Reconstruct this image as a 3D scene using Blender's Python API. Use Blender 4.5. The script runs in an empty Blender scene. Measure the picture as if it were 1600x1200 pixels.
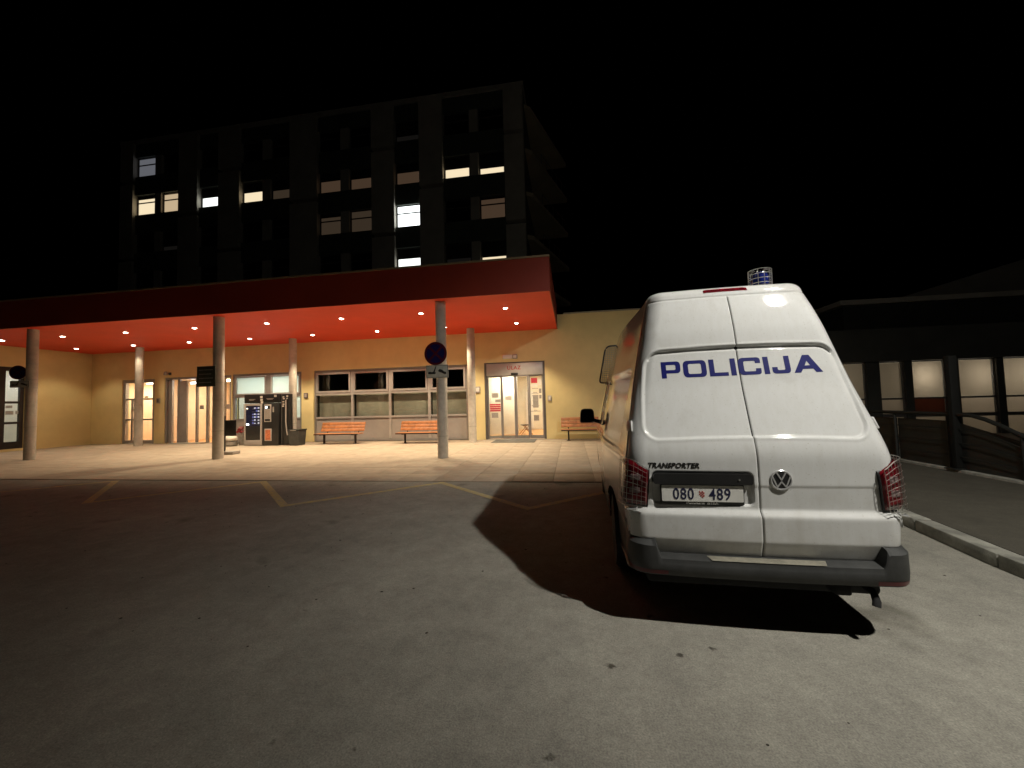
import bpy, bmesh, math, random
import numpy as np
from mathutils import Vector, Matrix
random.seed(7)
R = math.radians
S = bpy.context.scene
COL = S.collection

# ------------------------------------------------------------------ camera, world, lamp, exposure
cam_d = bpy.data.cameras.new('camera'); cam = bpy.data.objects.new('camera', cam_d); COL.objects.link(cam)
cam_d.sensor_width = 36.0; cam_d.lens = 601.0 / 1600.0 * 36.0
cam_d.clip_start = 0.05; cam_d.clip_end = 600
# eye height 1.55 m; turned 8.7 deg left of the facade's normal, 2.4 deg up, rolled 1.5 deg
cx = Vector((0.98803, 0.15190, -0.02674)); cz = Vector((0.15034, -0.98754, -0.04646))
cz = (cz - cx * cz.dot(cx)).normalized(); cx.normalize(); cy = cz.cross(cx)
cam.matrix_world = Matrix(((cx.x, cy.x, cz.x, 0), (cx.y, cy.y, cz.y, 0), (cx.z, cy.z, cz.z, 1.55), (0, 0, 0, 1)))
S.camera = cam
W = bpy.data.worlds.new('World'); S.world = W; W.use_nodes = True
wn = W.node_tree.nodes; wl = W.node_tree.links
sky = wn.new('ShaderNodeTexSky'); sky.sky_type = 'NISHITA'; sky.sun_disc = False
sky.sun_elevation = R(-8); sky.sun_rotation = R(200)
wn['Background'].inputs['Strength'].default_value = 0.05
wl.new(sky.outputs[0], wn['Background'].inputs[0])
S.view_settings.view_transform = 'Standard'; S.view_settings.look = 'None'
S.view_settings.exposure = 0.0; S.view_settings.gamma = 1.0
S.cycles.max_bounces = 8; S.cycles.diffuse_bounces = 4; S.cycles.glossy_bounces = 4
S.cycles.transparent_max_bounces = 12; S.cycles.use_denoising = True
S.cycles.sample_clamp_indirect = 6.0; S.cycles.caustics_reflective = False; S.cycles.caustics_refractive = False

LAMP_POS = Vector((4.0, 0.7, 6.5)); LAMP_POWER = 1480.0
FILL_POWER = 230.0  # added all-round fill that lifts the tower behind
DOWN_POWER = 490.0

# ------------------------------------------------------------------ helpers
class MB:
    def __init__(s): s.v = []; s.f = []; s.m = []
    def add(s, vs, fs, mi=0):
        o = len(s.v); s.v += [tuple(p) for p in vs]; s.f += [tuple(i + o for i in f) for f in fs]; s.m += [mi] * len(fs); return s
    def box(s, x0, x1, y0, y1, z0, z1, mi=0):
        return s.add([(x0,y0,z0),(x1,y0,z0),(x1,y1,z0),(x0,y1,z0),(x0,y0,z1),(x1,y0,z1),(x1,y1,z1),(x0,y1,z1)],
            [(0,3,2,1),(4,5,6,7),(0,1,5,4),(1,2,6,5),(2,3,7,6),(3,0,4,7)], mi)
    def tube(s, pts, r, n=8, mi=0, cap=True):
        pts = [Vector(p) for p in pts]; o = len(s.v); rings = []
        for i, p in enumerate(pts):
            t = (pts[min(i+1, len(pts)-1)] - pts[max(i-1, 0)]).normalized()
            a = Vector((0,0,1)) if abs(t.z) < .9 else Vector((1,0,0))
            u = t.cross(a).normalized(); w = t.cross(u)
            rr = r[i] if isinstance(r, (list, tuple)) else r
            rings.append([p + rr*(math.cos(2*math.pi*k/n)*u + math.sin(2*math.pi*k/n)*w) for k in range(n)])
        vs = [q for ring in rings for q in ring]; fs = []
        for i in range(len(pts)-1):
            for k in range(n):
                fs.append((i*n+k, i*n+(k+1)%n, (i+1)*n+(k+1)%n, (i+1)*n+k))
        if cap: fs.append(tuple(range(n-1,-1,-1))); fs.append(tuple((len(pts)-1)*n+k for k in range(n)))
        return s.add(vs, fs, mi)
    def lathe(s, prof, c=(0,0,0), n=24, mi=0, axis='z'):
        vs = []; fs = []
        for r, h in prof:
            for k in range(n):
                a = 2*math.pi*k/n
                q = (r*math.cos(a), r*math.sin(a), h)
                if axis == 'x': q = (h, q[0], q[1])
                if axis == 'y': q = (q[0], h, q[1])
                vs.append((c[0]+q[0], c[1]+q[1], c[2]+q[2]))
        m = len(prof)
        for i in range(m-1):
            for k in range(n): fs.append((i*n+k, i*n+(k+1)%n, (i+1)*n+(k+1)%n, (i+1)*n+k))
        fs.append(tuple(range(n-1,-1,-1))); fs.append(tuple((m-1)*n+k for k in range(n)))
        return s.add(vs, fs, mi)
    def prism(s, poly, z0, z1, mi=0):       # polygon in xy
        n = len(poly); vs = [(x,y,z0) for x,y in poly] + [(x,y,z1) for x,y in poly]
        fs = [tuple(range(n-1,-1,-1)), tuple(range(n, 2*n))] + [(i,(i+1)%n,n+(i+1)%n,n+i) for i in range(n)]
        return s.add(vs, fs, mi)
    def prism_y(s, poly, y0, y1, mi=0):     # polygon in xz
        n = len(poly); vs = [(x,y0,z) for x,z in poly] + [(x,y1,z) for x,z in poly]
        fs = [tuple(range(n)), tuple(range(2*n-1, n-1, -1))] + [(i,n+i,n+(i+1)%n,(i+1)%n) for i in range(n)]
        return s.add(vs, fs, mi)
    def mesh(s, name, mats, smooth=False, bevel=0, angle=40):
        me = bpy.data.meshes.new(name); me.from_pydata(s.v, [], s.f)
        mats = mats if isinstance(mats, (list, tuple)) else [mats]
        for m in mats: me.materials.append(m)
        if len(mats) > 1: me.polygons.foreach_set('material_index', s.m)
        bm = bmesh.new(); bm.from_mesh(me); bmesh.ops.recalc_face_normals(bm, faces=bm.faces)
        if bevel:
            es = [e for e in bm.edges if len(e.link_faces) == 2 and e.calc_face_angle(0) > .5]
            bmesh.ops.bevel(bm, geom=es, offset=bevel, segments=2, profile=.5, affect='EDGES', clamp_overlap=True)
        bm.to_mesh(me); bm.free()
        if smooth or bevel:
            for p in me.polygons: p.use_smooth = True
            try: me.set_sharp_from_angle(angle=R(angle))
            except Exception: pass
        me.update(); return me
    def obj(s, name, mats, parent=None, **k):
        return link(name, s.mesh(name, mats, **k), parent)
def link(name, me, parent=None):
    o = bpy.data.objects.new(name, me); COL.objects.link(o)
    if parent is not None: o.parent = parent
    return o
def empty(name, loc=(0,0,0), rz=0):
    o = bpy.data.objects.new(name, None); o.empty_display_size = .2; COL.objects.link(o)
    o.location = loc; o.rotation_euler = (0, 0, rz); return o
def tag(o, label=None, cat=None, group=None, kind=None):
    if label: o['label'] = label
    if cat: o['category'] = cat
    if group: o['group'] = group
    if kind: o['kind'] = kind
    return o
def copy_tree(o, parent=None):
    c = o.copy(); COL.objects.link(c)
    if parent is not None: c.parent = parent
    for ch in list(o.children): copy_tree(ch, c)
    return c
def at_parent(parent, x, y, z, mb):        # shift a builder's world coordinates into a parent's frame
    mb.v = [(a-x, b-y, c-z) for a, b, c in mb.v]; return mb

# ------------------------------------------------------------------ materials
def mat(name, col, rough=.6, metal=0.0, var=0.0, scale=6.0, bump=0.0, bscale=60.0, coat=0.0, spec=.5, emis=None, es=0.0, detail=6, col2=None, vlo=.35, vhi=.65):
    m = bpy.data.materials.new(name); m.use_nodes = True
    n = m.node_tree.nodes; l = m.node_tree.links; b = n['Principled BSDF']
    b.inputs['Base Color'].default_value = (*col, 1); b.inputs['Roughness'].default_value = rough
    b.inputs['Metallic'].default_value = metal; b.inputs['Specular IOR Level'].default_value = spec
    b.inputs['Coat Weight'].default_value = coat; b.inputs['Coat Roughness'].default_value = .04
    if emis: b.inputs['Emission Color'].default_value = (*emis, 1); b.inputs['Emission Strength'].default_value = es
    tc = None
    if var or col2 or bump: tc = n.new('ShaderNodeTexCoord')
    if var or col2:
        nz = n.new('ShaderNodeTexNoise'); nz.inputs['Scale'].default_value = scale; nz.inputs['Detail'].default_value = detail
        nz.inputs['Roughness'].default_value = .62
        l.new(tc.outputs['Object'], nz.inputs['Vector'])
        rp = n.new('ShaderNodeValToRGB'); rp.color_ramp.elements[0].position = vlo; rp.color_ramp.elements[1].position = vhi
        c0 = [c*(1-var) for c in col]; c1 = col2 if col2 else [min(1, c*(1+var)) for c in col]
        rp.color_ramp.elements[0].color = (*c0, 1); rp.color_ramp.elements[1].color = (*c1, 1)
        l.new(nz.outputs['Fac'], rp.inputs['Fac']); l.new(rp.outputs['Color'], b.inputs['Base Color'])
    if bump:
        nb = n.new('ShaderNodeTexNoise'); nb.inputs['Scale'].default_value = bscale; nb.inputs['Detail'].default_value = 5
        l.new(tc.outputs['Object'], nb.inputs['Vector'])
        bp = n.new('ShaderNodeBump'); bp.inputs['Strength'].default_value = bump; bp.inputs['Distance'].default_value = .02
        l.new(nb.outputs['Fac'], bp.inputs['Height']); l.new(bp.outputs['Normal'], b.inputs['Normal'])
    return m
def glass(name, tint=(1,1,1), ior=1.5, boost=1.0):
    m = bpy.data.materials.new(name); m.use_nodes = True
    n = m.node_tree.nodes; l = m.node_tree.links; n.remove(n['Principled BSDF'])
    t = n.new('ShaderNodeBsdfTransparent'); t.inputs[0].default_value = (*tint, 1)
    g = n.new('ShaderNodeBsdfGlossy'); g.inputs['Roughness'].default_value = .015
    fr = n.new('ShaderNodeFresnel'); fr.inputs[0].default_value = ior
    mu = n.new('ShaderNodeMath'); mu.operation = 'MULTIPLY'; mu.inputs[1].default_value = boost; mu.use_clamp = True
    ge = n.new('ShaderNodeNewGeometry'); fb = n.new('ShaderNodeMath'); fb.operation = 'SUBTRACT'; fb.inputs[0].default_value = 1.0
    l.new(ge.outputs['Backfacing'], fb.inputs[1]); m2 = n.new('ShaderNodeMath'); m2.operation = 'MULTIPLY'
    mx = n.new('ShaderNodeMixShader'); l.new(fr.outputs[0], mu.inputs[0]); l.new(mu.outputs[0], m2.inputs[0]); l.new(fb.outputs[0], m2.inputs[1]); l.new(m2.outputs[0], mx.inputs[0])
    l.new(t.outputs[0], mx.inputs[1]); l.new(g.outputs[0], mx.inputs[2]); l.new(mx.outputs[0], n['Material Output'].inputs[0])
    return m
def translucent(name, col, mixd=.5):
    m = bpy.data.materials.new(name); m.use_nodes = True
    n = m.node_tree.nodes; l = m.node_tree.links; n.remove(n['Principled BSDF'])
    t = n.new('ShaderNodeBsdfTranslucent'); t.inputs[0].default_value = (*col, 1)
    d = n.new('ShaderNodeBsdfDiffuse'); d.inputs[0].default_value = (*col, 1)
    mx = n.new('ShaderNodeMixShader'); mx.inputs[0].default_value = mixd
    l.new(d.outputs[0], mx.inputs[1]); l.new(t.outputs[0], mx.inputs[2]); l.new(mx.outputs[0], n['Material Output'].inputs[0])
    return m
def emit(name, col, st):
    m = bpy.data.materials.new(name); m.use_nodes = True
    n = m.node_tree.nodes; l = m.node_tree.links; n.remove(n['Principled BSDF'])
    e = n.new('ShaderNodeEmission'); e.inputs[0].default_value = (*col, 1); e.inputs[1].default_value = st
    l.new(e.outputs[0], n['Material Output'].inputs[0]); return m

def asphalt_mat(name, base, spots=True):
    m = bpy.data.materials.new(name); m.use_nodes = True
    n = m.node_tree.nodes; l = m.node_tree.links; b = n['Principled BSDF']; b.inputs['Roughness'].default_value = .82
    b.inputs['Specular IOR Level'].default_value = .3
    tc = n.new('ShaderNodeTexCoord')
    def noise(sc, det=6, ro=.6):
        z = n.new('ShaderNodeTexNoise'); z.inputs['Scale'].default_value = sc; z.inputs['Detail'].default_value = det; z.inputs['Roughness'].default_value = ro
        l.new(tc.outputs['Object'], z.inputs['Vector']); return z
    def ramp(src, p0, c0, p1, c1):
        r = n.new('ShaderNodeValToRGB'); r.color_ramp.elements[0].position = p0; r.color_ramp.elements[1].position = p1
        r.color_ramp.elements[0].color = (*c0, 1); r.color_ramp.elements[1].color = (*c1, 1); l.new(src, r.inputs['Fac']); return r
    def mul(a, c, f=1.0):
        x = n.new('ShaderNodeMix'); x.data_type = 'RGBA'; x.blend_type = 'MULTIPLY'; x.inputs[0].default_value = f
        l.new(a, x.inputs[6]); l.new(c, x.inputs[7]); return x.outputs[2]
    big = ramp(noise(.35, 5).outputs['Fac'], .3, [c*.72 for c in base], .7, [c*1.22 for c in base])
    mid = ramp(noise(3.2, 6, .7).outputs['Fac'], .3, (.84,.84,.84), .7, (1.10,1.10,1.08))
    grain = ramp(noise(110, 3).outputs['Fac'], .3, (.70,.70,.70), .72, (1.27,1.26,1.24))
    mot = ramp(noise(8.5, 5, .65).outputs['Fac'], .3, (.88,.88,.88), .7, (1.09,1.09,1.08))
    gr2 = ramp(noise(34, 4, .7).outputs['Fac'], .32, (.91,.91,.91), .68, (1.08,1.08,1.07))
    c = mul(mul(mul(big.outputs[0], mid.outputs[0]), grain.outputs[0]), gr2.outputs[0]); c = mul(c, mot.outputs[0])
    if spots:
        vo = n.new('ShaderNodeTexVoronoi'); vo.inputs['Scale'].default_value = 3.1
        dn = noise(9, 4); dd = n.new('ShaderNodeVectorMath'); dd.operation = 'MULTIPLY_ADD'; dd.inputs[1].default_value = (.12,.12,.12)
        l.new(dn.outputs['Color'], dd.inputs[0]); l.new(tc.outputs['Object'], dd.inputs[2]); l.new(dd.outputs[0], vo.inputs['Vector'])
        sp = ramp(vo.outputs['Distance'], .045, (.25,.24,.22), .085, (1,1,1))
        # keep only a few of the cells
        sel = n.new('ShaderNodeMath'); sel.operation = 'GREATER_THAN'; sel.inputs[1].default_value = .6
        sx = n.new('ShaderNodeSeparateColor'); l.new(vo.outputs['Color'], sx.inputs[0]); l.new(sx.outputs[0], sel.inputs[0])
        x = n.new('ShaderNodeMix'); x.data_type = 'RGBA'; x.blend_type = 'MULTIPLY'; l.new(sel.outputs[0], x.inputs[0])
        l.new(c, x.inputs[6]); l.new(sp.outputs[0], x.inputs[7]); c = x.outputs[2]
        stain = ramp(noise(1.15, 3, .5).outputs['Fac'], .27, (.55,.54,.52), .36, (1,1,1)); c = mul(c, stain.outputs[0])
    l.new(c, b.inputs['Base Color'])
    nb = noise(150, 4); n2 = noise(22, 4); ad = n.new('ShaderNodeMath'); ad.operation = 'MULTIPLY_ADD'; ad.inputs[1].default_value = .15
    l.new(n2.outputs['Fac'], ad.inputs[0]); l.new(nb.outputs['Fac'], ad.inputs[2])
    bp = n.new('ShaderNodeBump'); bp.inputs['Strength'].default_value = .5; bp.inputs['Distance'].default_value = .008
    l.new(ad.outputs[0], bp.inputs['Height']); l.new(bp.outputs['Normal'], b.inputs['Normal'])
    return m

def worn_paint(name, col, under):
    m = bpy.data.materials.new(name); m.use_nodes = True
    n = m.node_tree.nodes; l = m.node_tree.links; b = n['Principled BSDF']; b.inputs['Roughness'].default_value = .75
    tc = n.new('ShaderNodeTexCoord')
    z = n.new('ShaderNodeTexNoise'); z.inputs['Scale'].default_value = 14; z.inputs['Detail'].default_value = 8; z.inputs['Roughness'].default_value = .75
    l.new(tc.outputs['Object'], z.inputs['Vector'])
    r = n.new('ShaderNodeValToRGB'); r.color_ramp.elements[0].position = .40; r.color_ramp.elements[1].position = .56
    r.color_ramp.elements[0].color = (*under, 1); r.color_ramp.elements[1].color = (*col, 1)
    l.new(z.outputs['Fac'], r.inputs['Fac']); l.new(r.outputs[0], b.inputs['Base Color'])
    return m

M = {}
M['asphalt'] = asphalt_mat('asphalt', (.305, .292, .255))
M['path'] = asphalt_mat('path_asphalt', (.085, .078, .062), spots=False)
M['kerb'] = mat('kerb_concrete', (.24, .235, .20), .85, var=.3, scale=5, bump=.4, bscale=80)
M['paver'] = mat('paver_concrete', (.40, .335, .255), .8, var=.16, scale=2.4, bump=.3, bscale=70, vlo=.3, vhi=.7)
M['paver2'] = mat('paver_concrete_dark', (.385, .322, .245), .8, var=.16, scale=3.1, bump=.3, bscale=70, vlo=.3, vhi=.7)
M['grout'] = mat('joint_sand', (.24, .20, .15), .95, var=.3, scale=20)
M['yellow_line'] = worn_paint('worn_yellow_paint', (.52, .43, .16), (.34, .315, .245))
M['wall'] = mat('yellow_plaster', (.75, .625, .31), .85, var=.05, scale=1.3, bump=.15, bscale=120)
M['wall_cap'] = mat('wall_capping', (.3, .28, .22), .6, var=.1)
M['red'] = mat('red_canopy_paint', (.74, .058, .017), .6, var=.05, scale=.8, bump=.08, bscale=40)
M['red_dim'] = mat('red_canopy_paint_dimmed', (.30, .035, .016), .55, var=.08, scale=.8)  # the soffit's red darkened: dim night light put into the fascia colour
M['edge'] = mat('canopy_edge_metal', (.35, .27, .16), .5, metal=.3)
M['column'] = mat('column_concrete', (.52, .49, .43), .8, var=.14, scale=4, bump=.25, bscale=50)
M['alu'] = mat('grey_aluminium', (.33, .31, .30), .42, metal=.35, var=.06, scale=3)
M['alu_lt'] = mat('light_aluminium', (.47, .44, .42), .42, metal=.25, var=.06, scale=3)
M['alu_dk'] = mat('dark_aluminium', (.13, .12, .115), .45, metal=.3, var=.1)
M['panel'] = mat('grey_infill_panel', (.33, .30, .28), .55, var=.08, scale=2)
M['glass'] = glass('door_glass', (.96, .97, .96), 1.45)
M['glass_dk'] = glass('window_glass', (.82, .83, .80), 1.6, 1.5)
M['frost'] = translucent('frosted_glass', (.86, .93, .90), .75)
M['black'] = mat('black_plastic', (.018, .018, .018), .4, var=.15)
M['rubber'] = mat('tyre_rubber', (.02, .02, .02), .85, var=.2, bump=.3)
M['dark'] = mat('dark_void', (.012, .012, .012), .9, var=.1)
M['wood'] = mat('bench_orange_wood', (.37, .145, .05), .45, var=.25, scale=7, bump=.15, bscale=30)
M['iron'] = mat('bench_iron', (.03, .022, .02), .5, metal=.4, var=.2)
M['steel'] = mat('steel', (.45, .45, .44), .35, metal=.9, var=.1)
M['chrome'] = mat('chrome', (.72, .72, .71), .25, metal=.55, var=.03)
M['wire'] = mat('guard_wire', (.55, .53, .48), .3, metal=.9, var=.1)
M['paint_w'] = None
M['floor_o'] = mat('lobby_floor', (.62, .33, .13), .35, var=.12, scale=3)
M['cream'] = mat('cream_plaster', (.82, .76, .62), .8, var=.05, scale=2)
M['cream_p'] = mat('pinkish_cream_plaster', (.80, .64, .48), .8, var=.05, scale=2)
M['ceil'] = mat('white_ceiling', (.80, .77, .70), .8, var=.03)
M['grey_room'] = mat('grey_interior', (.60, .59, .53), .8, var=.12, scale=2)
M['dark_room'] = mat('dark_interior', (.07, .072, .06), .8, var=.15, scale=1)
M['sign_blue'] = mat('sign_blue', (.007, .008, .07), .35, var=.08, scale=9)
M['sign_red'] = mat('sign_red', (.075, .006, .014), .35, var=.08, scale=9)
M['sign_back'] = mat('sign_plate_grey', (.44, .45, .40), .45, var=.12, scale=8)
M['sign_dk'] = mat('dark_sign_plate', (.045, .05, .035), .5, var=.2, scale=14)
M['sign_ink'] = mat('sign_ink', (.015, .015, .015), .6, var=.1)
M['reflector'] = mat('reflector_red', (.09, .006, .010), .3, var=.3, scale=12)
M['red_ink'] = mat('red_lettering', (.42, .05, .04), .5, var=.08)
M['paper'] = mat('white_paper', (.75, .72, .66), .8, var=.04, scale=10)
M['grey_print'] = mat('grey_print', (.33, .30, .27), .8, var=.25, scale=60)
M['red_print'] = mat('red_print', (.50, .04, .06), .6, var=.12, scale=40)
M['matt'] = mat('door_mat', (.12, .115, .10), .95, var=.25, scale=60, bump=.5, bscale=200)
M['pot'] = mat('grey_pot', (.30, .28, .25), .75, var=.15, scale=8)
M['flower'] = mat('red_petal', (.40, .03, .035), .7, var=.4, scale=14)
M['bag'] = mat('white_plastic_bag', (.75, .70, .62), .5, var=.06, bump=.4, bscale=18)
M['lamp_white'] = mat('lamp_white', (.75, .73, .68), .4, var=.03)
M['tower'] = mat('tower_render', (.22, .205, .175), .85, var=.12, scale=.5)
M['tower_p'] = mat('tower_pier', (.62, .57, .48), .85, var=.10, scale=.5)
M['tower_band'] = mat('tower_band', (.11, .125, .105), .8, var=.12, scale=.5)
M['tower_slab'] = mat('tower_slab', (.80, .68, .46), .85, var=.08, scale=.5)
M['win_dk'] = mat('dark_pane', (.006, .006, .006), .08, var=.05)
M['blind'] = mat('window_blind', (.03, .028, .026), .8, var=.1)
M['post_dk'] = mat('dark_post_paint', (.006, .006, .005), .8, spec=.2, var=.2)
M['fence'] = mat('dark_fence_metal', (.013, .0135, .011), .6, metal=.2, var=.2, scale=5)
M['rbuild'] = mat('dark_annex_cladding', (.06, .06, .052), .8, var=.2, scale=.7)
M['rblind'] = translucent('annex_blind', (.60, .56, .50), .75)
M['rblind2'] = translucent('annex_blind_brown', (.22, .11, .075), .7)

def van_paint():
    m = bpy.data.materials.new('white_van_paint'); m.use_nodes = True
    n = m.node_tree.nodes; l = m.node_tree.links; b = n['Principled BSDF']
    b.inputs['Roughness'].default_value = .6; b.inputs['Specular IOR Level'].default_value = .25; b.inputs['Coat Weight'].default_value = 1.0; b.inputs['Coat Roughness'].default_value = .035
    b.inputs['Coat IOR'].default_value = 1.5
    tc = n.new('ShaderNodeTexCoord')
    nz = n.new('ShaderNodeTexNoise'); nz.inputs['Scale'].default_value = 3.0; nz.inputs['Detail'].default_value = 8; nz.inputs['Roughness'].default_value = .65
    l.new(tc.outputs['Object'], nz.inputs['Vector'])
    sp = n.new('ShaderNodeSeparateXYZ'); l.new(tc.outputs['Object'], sp.inputs[0])
    mr = n.new('ShaderNodeMapRange'); mr.inputs[1].default_value = .35; mr.inputs[2].default_value = .80; mr.inputs[3].default_value = .34; mr.inputs[4].default_value = 0
    l.new(sp.outputs[2], mr.inputs[0])
    ad = n.new('ShaderNodeMath'); ad.operation = 'ADD'; l.new(nz.outputs['Fac'], ad.inputs[0]); l.new(mr.outputs[0], ad.inputs[1])
    rp = n.new('ShaderNodeValToRGB'); rp.color_ramp.elements[0].position = .55; rp.color_ramp.elements[1].position = 1.0
    rp.color_ramp.elements[0].color = (.66, .665, .65, 1); rp.color_ramp.elements[1].color = (.43, .405, .36, 1)
    l.new(ad.outputs[0], rp.inputs['Fac'])
    mp = n.new('ShaderNodeMapping'); mp.inputs['Scale'].default_value = (26, 26, 1.6); l.new(tc.outputs['Object'], mp.inputs[0])
    ns = n.new('ShaderNodeTexNoise'); ns.inputs['Scale'].default_value = 1.0; ns.inputs['Detail'].default_value = 6; ns.inputs['Roughness'].default_value = .7; l.new(mp.outputs[0], ns.inputs['Vector'])
    rs = n.new('ShaderNodeValToRGB'); rs.color_ramp.elements[0].position = .34; rs.color_ramp.elements[1].position = .6
    rs.color_ramp.elements[0].color = (.955, .95, .935, 1); rs.color_ramp.elements[1].color = (1, 1, 1, 1); l.new(ns.outputs['Fac'], rs.inputs['Fac'])
    nf = n.new('ShaderNodeTexNoise'); nf.inputs['Scale'].default_value = 95; nf.inputs['Detail'].default_value = 3; l.new(tc.outputs['Object'], nf.inputs['Vector'])
    rf = n.new('ShaderNodeValToRGB'); rf.color_ramp.elements[0].position = .27; rf.color_ramp.elements[1].position = .36
    rf.color_ramp.elements[0].color = (.80, .78, .74, 1); rf.color_ramp.elements[1].color = (1, 1, 1, 1); l.new(nf.outputs['Fac'], rf.inputs['Fac'])
    x1 = n.new('ShaderNodeMix'); x1.data_type = 'RGBA'; x1.blend_type = 'MULTIPLY'; x1.inputs[0].default_value = 1; l.new(rp.outputs[0], x1.inputs[6]); l.new(rs.outputs[0], x1.inputs[7])
    x2 = n.new('ShaderNodeMix'); x2.data_type = 'RGBA'; x2.blend_type = 'MULTIPLY'; x2.inputs[0].default_value = 1; l.new(x1.outputs[2], x2.inputs[6]); l.new(rf.outputs[0], x2.inputs[7])
    l.new(x2.outputs[2], b.inputs['Base Color'])
    pb = n.new('ShaderNodeTexNoise'); pb.inputs['Scale'].default_value = 160; pb.inputs['Detail'].default_value = 2; l.new(tc.outputs['Object'], pb.inputs['Vector'])
    bpn = n.new('ShaderNodeBump'); bpn.inputs['Strength'].default_value = .035; bpn.inputs['Distance'].default_value = .004; l.new(pb.outputs['Fac'], bpn.inputs['Height']); l.new(bpn.outputs['Normal'], b.inputs['Coat Normal'])
    rr = n.new('ShaderNodeMapRange'); rr.inputs[1].default_value = .35; rr.inputs[2].default_value = .75; rr.inputs[3].default_value = .02; rr.inputs[4].default_value = .06
    l.new(nz.outputs['Fac'], rr.inputs[0]); l.new(rr.outputs[0], b.inputs['Coat Roughness'])
    return m
M['paint_w'] = van_paint()

# ------------------------------------------------------------------ text and outlines
def text_mesh(name, body, size, extrude=.002, bold=0.0, sx=1.0, spacing=1.0, shear=0.0):
    """flat lettering in the xz plane, centred on x=0, base at z=0, facing -y"""
    cu = bpy.data.curves.new(name, 'FONT'); cu.body = body; cu.size = size; cu.extrude = extrude; cu.offset = bold
    cu.space_character = spacing; cu.shear = shear; cu.align_x = 'CENTER'; cu.resolution_u = 3
    o = bpy.data.objects.new(name, cu); COL.objects.link(o); bpy.context.view_layer.update()
    me = bpy.data.meshes.new_from_object(o.evaluated_get(bpy.context.evaluated_depsgraph_get()))
    bpy.data.objects.remove(o); bpy.data.curves.remove(cu)
    co = np.empty(len(me.vertices)*3); me.vertices.foreach_get('co', co); co = co.reshape(-1, 3)
    co = np.stack([co[:,0]*sx, -co[:,2], co[:,1]], 1)
    me.vertices.foreach_set('co', co.ravel()); me.update(); return me
def text_obj(name, body, size, m, parent, loc, rz=0, **k):
    me = text_mesh(name, body, size, **k); me.materials.clear(); me.materials.append(m)
    o = link(name, me, parent); o.location = loc; o.rotation_euler = (0, 0, rz); return o
def round_poly(pts):
    """pts: (x, y[, radius]) -> polygon with rounded corners"""
    out = []; n = len(pts)
    for i, p in enumerate(pts):
        r = p[2] if len(p) > 2 else 0
        P = Vector(p[:2]); A = Vector(pts[i-1][:2]); B = Vector(pts[(i+1)%n][:2])
        if r <= 0: out.append((P.x, P.y)); continue
        a = (A-P).normalized()*min(r, (A-P).length*.49); b = (B-P).normalized()*min(r, (B-P).length*.49)
        for k in range(6):
            t = k/5.0; q = P + a*(1-t)**2 + b*t**2; out.append((q.x, q.y))
    return out
def filled(polys, depth=0.0):
    """even-odd filled 2D outlines -> list of verts (x,y), faces"""
    cu = bpy.data.curves.new('outline', 'CURVE'); cu.dimensions = '2D'; cu.fill_mode = 'BOTH'
    for pl in polys:
        sp = cu.splines.new('POLY'); sp.points.add(len(pl)-1); sp.use_cyclic_u = True
        for q, (x, y) in zip(sp.points, pl): q.co = (x, y, 0, 1)
    o = bpy.data.objects.new('outline', cu); COL.objects.link(o); bpy.context.view_layer.update()
    me = bpy.data.meshes.new_from_object(o.evaluated_get(bpy.context.evaluated_depsgraph_get()))
    bpy.data.objects.remove(o); bpy.data.curves.remove(cu); return me

# ------------------------------------------------------------------ ground
YF = 15.8            # entrance facade plane
YP = 7.42            # edge of the paving
g = MB().add([(-150,-60,0),(150,-60,0),(150,150,0),(-150,150,0)], [(0,1,2,3)])
tag(g.obj('ground', M['asphalt']), kind='structure')
# paving: a bed with slabs laid on it
bed = MB().box(-30, 3.62, YP+.006, YF+.02, -.1, .002)
pave = tag(bed.obj('pavement', M['grout']), kind='structure')
PX, PY = .80, .80
slab_me = [MB().box(-PX/2+.003, PX/2-.003, -PY/2+.003, PY/2-.003, .003, .014).mesh('paver', M[k], bevel=.003) for k in ('paver', 'paver2')]
rest = MB(); nx = int((3.6+30)/PX)
for i in range(nx):
    for j in range(int((YF-YP)/PY)+1):
        x = 3.6 - PX*(i+.5); y = YP + PY*(j+.5) + .004
        if y + PY/2 > YF + .35: continue
        dz = random.uniform(-.0015, .0015)
        if -4.4 < x < 2.2 and y < 14.9:
            o = link('paver', slab_me[random.random() < .45], pave); o.location = (x, y, dz); o.rotation_euler = (random.uniform(-.001,.001), random.uniform(-.001,.001), random.choice((0, math.pi)))
        else:
            rest.box(x-PX/2+.003, x+PX/2-.003, y-PY/2+.003, min(y+PY/2-.003, YF), .003, .014+dz, random.randint(0, 1))
tag(rest.obj('paver_field', [M['paver'], M['paver2']], pave), kind='stuff')
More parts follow.
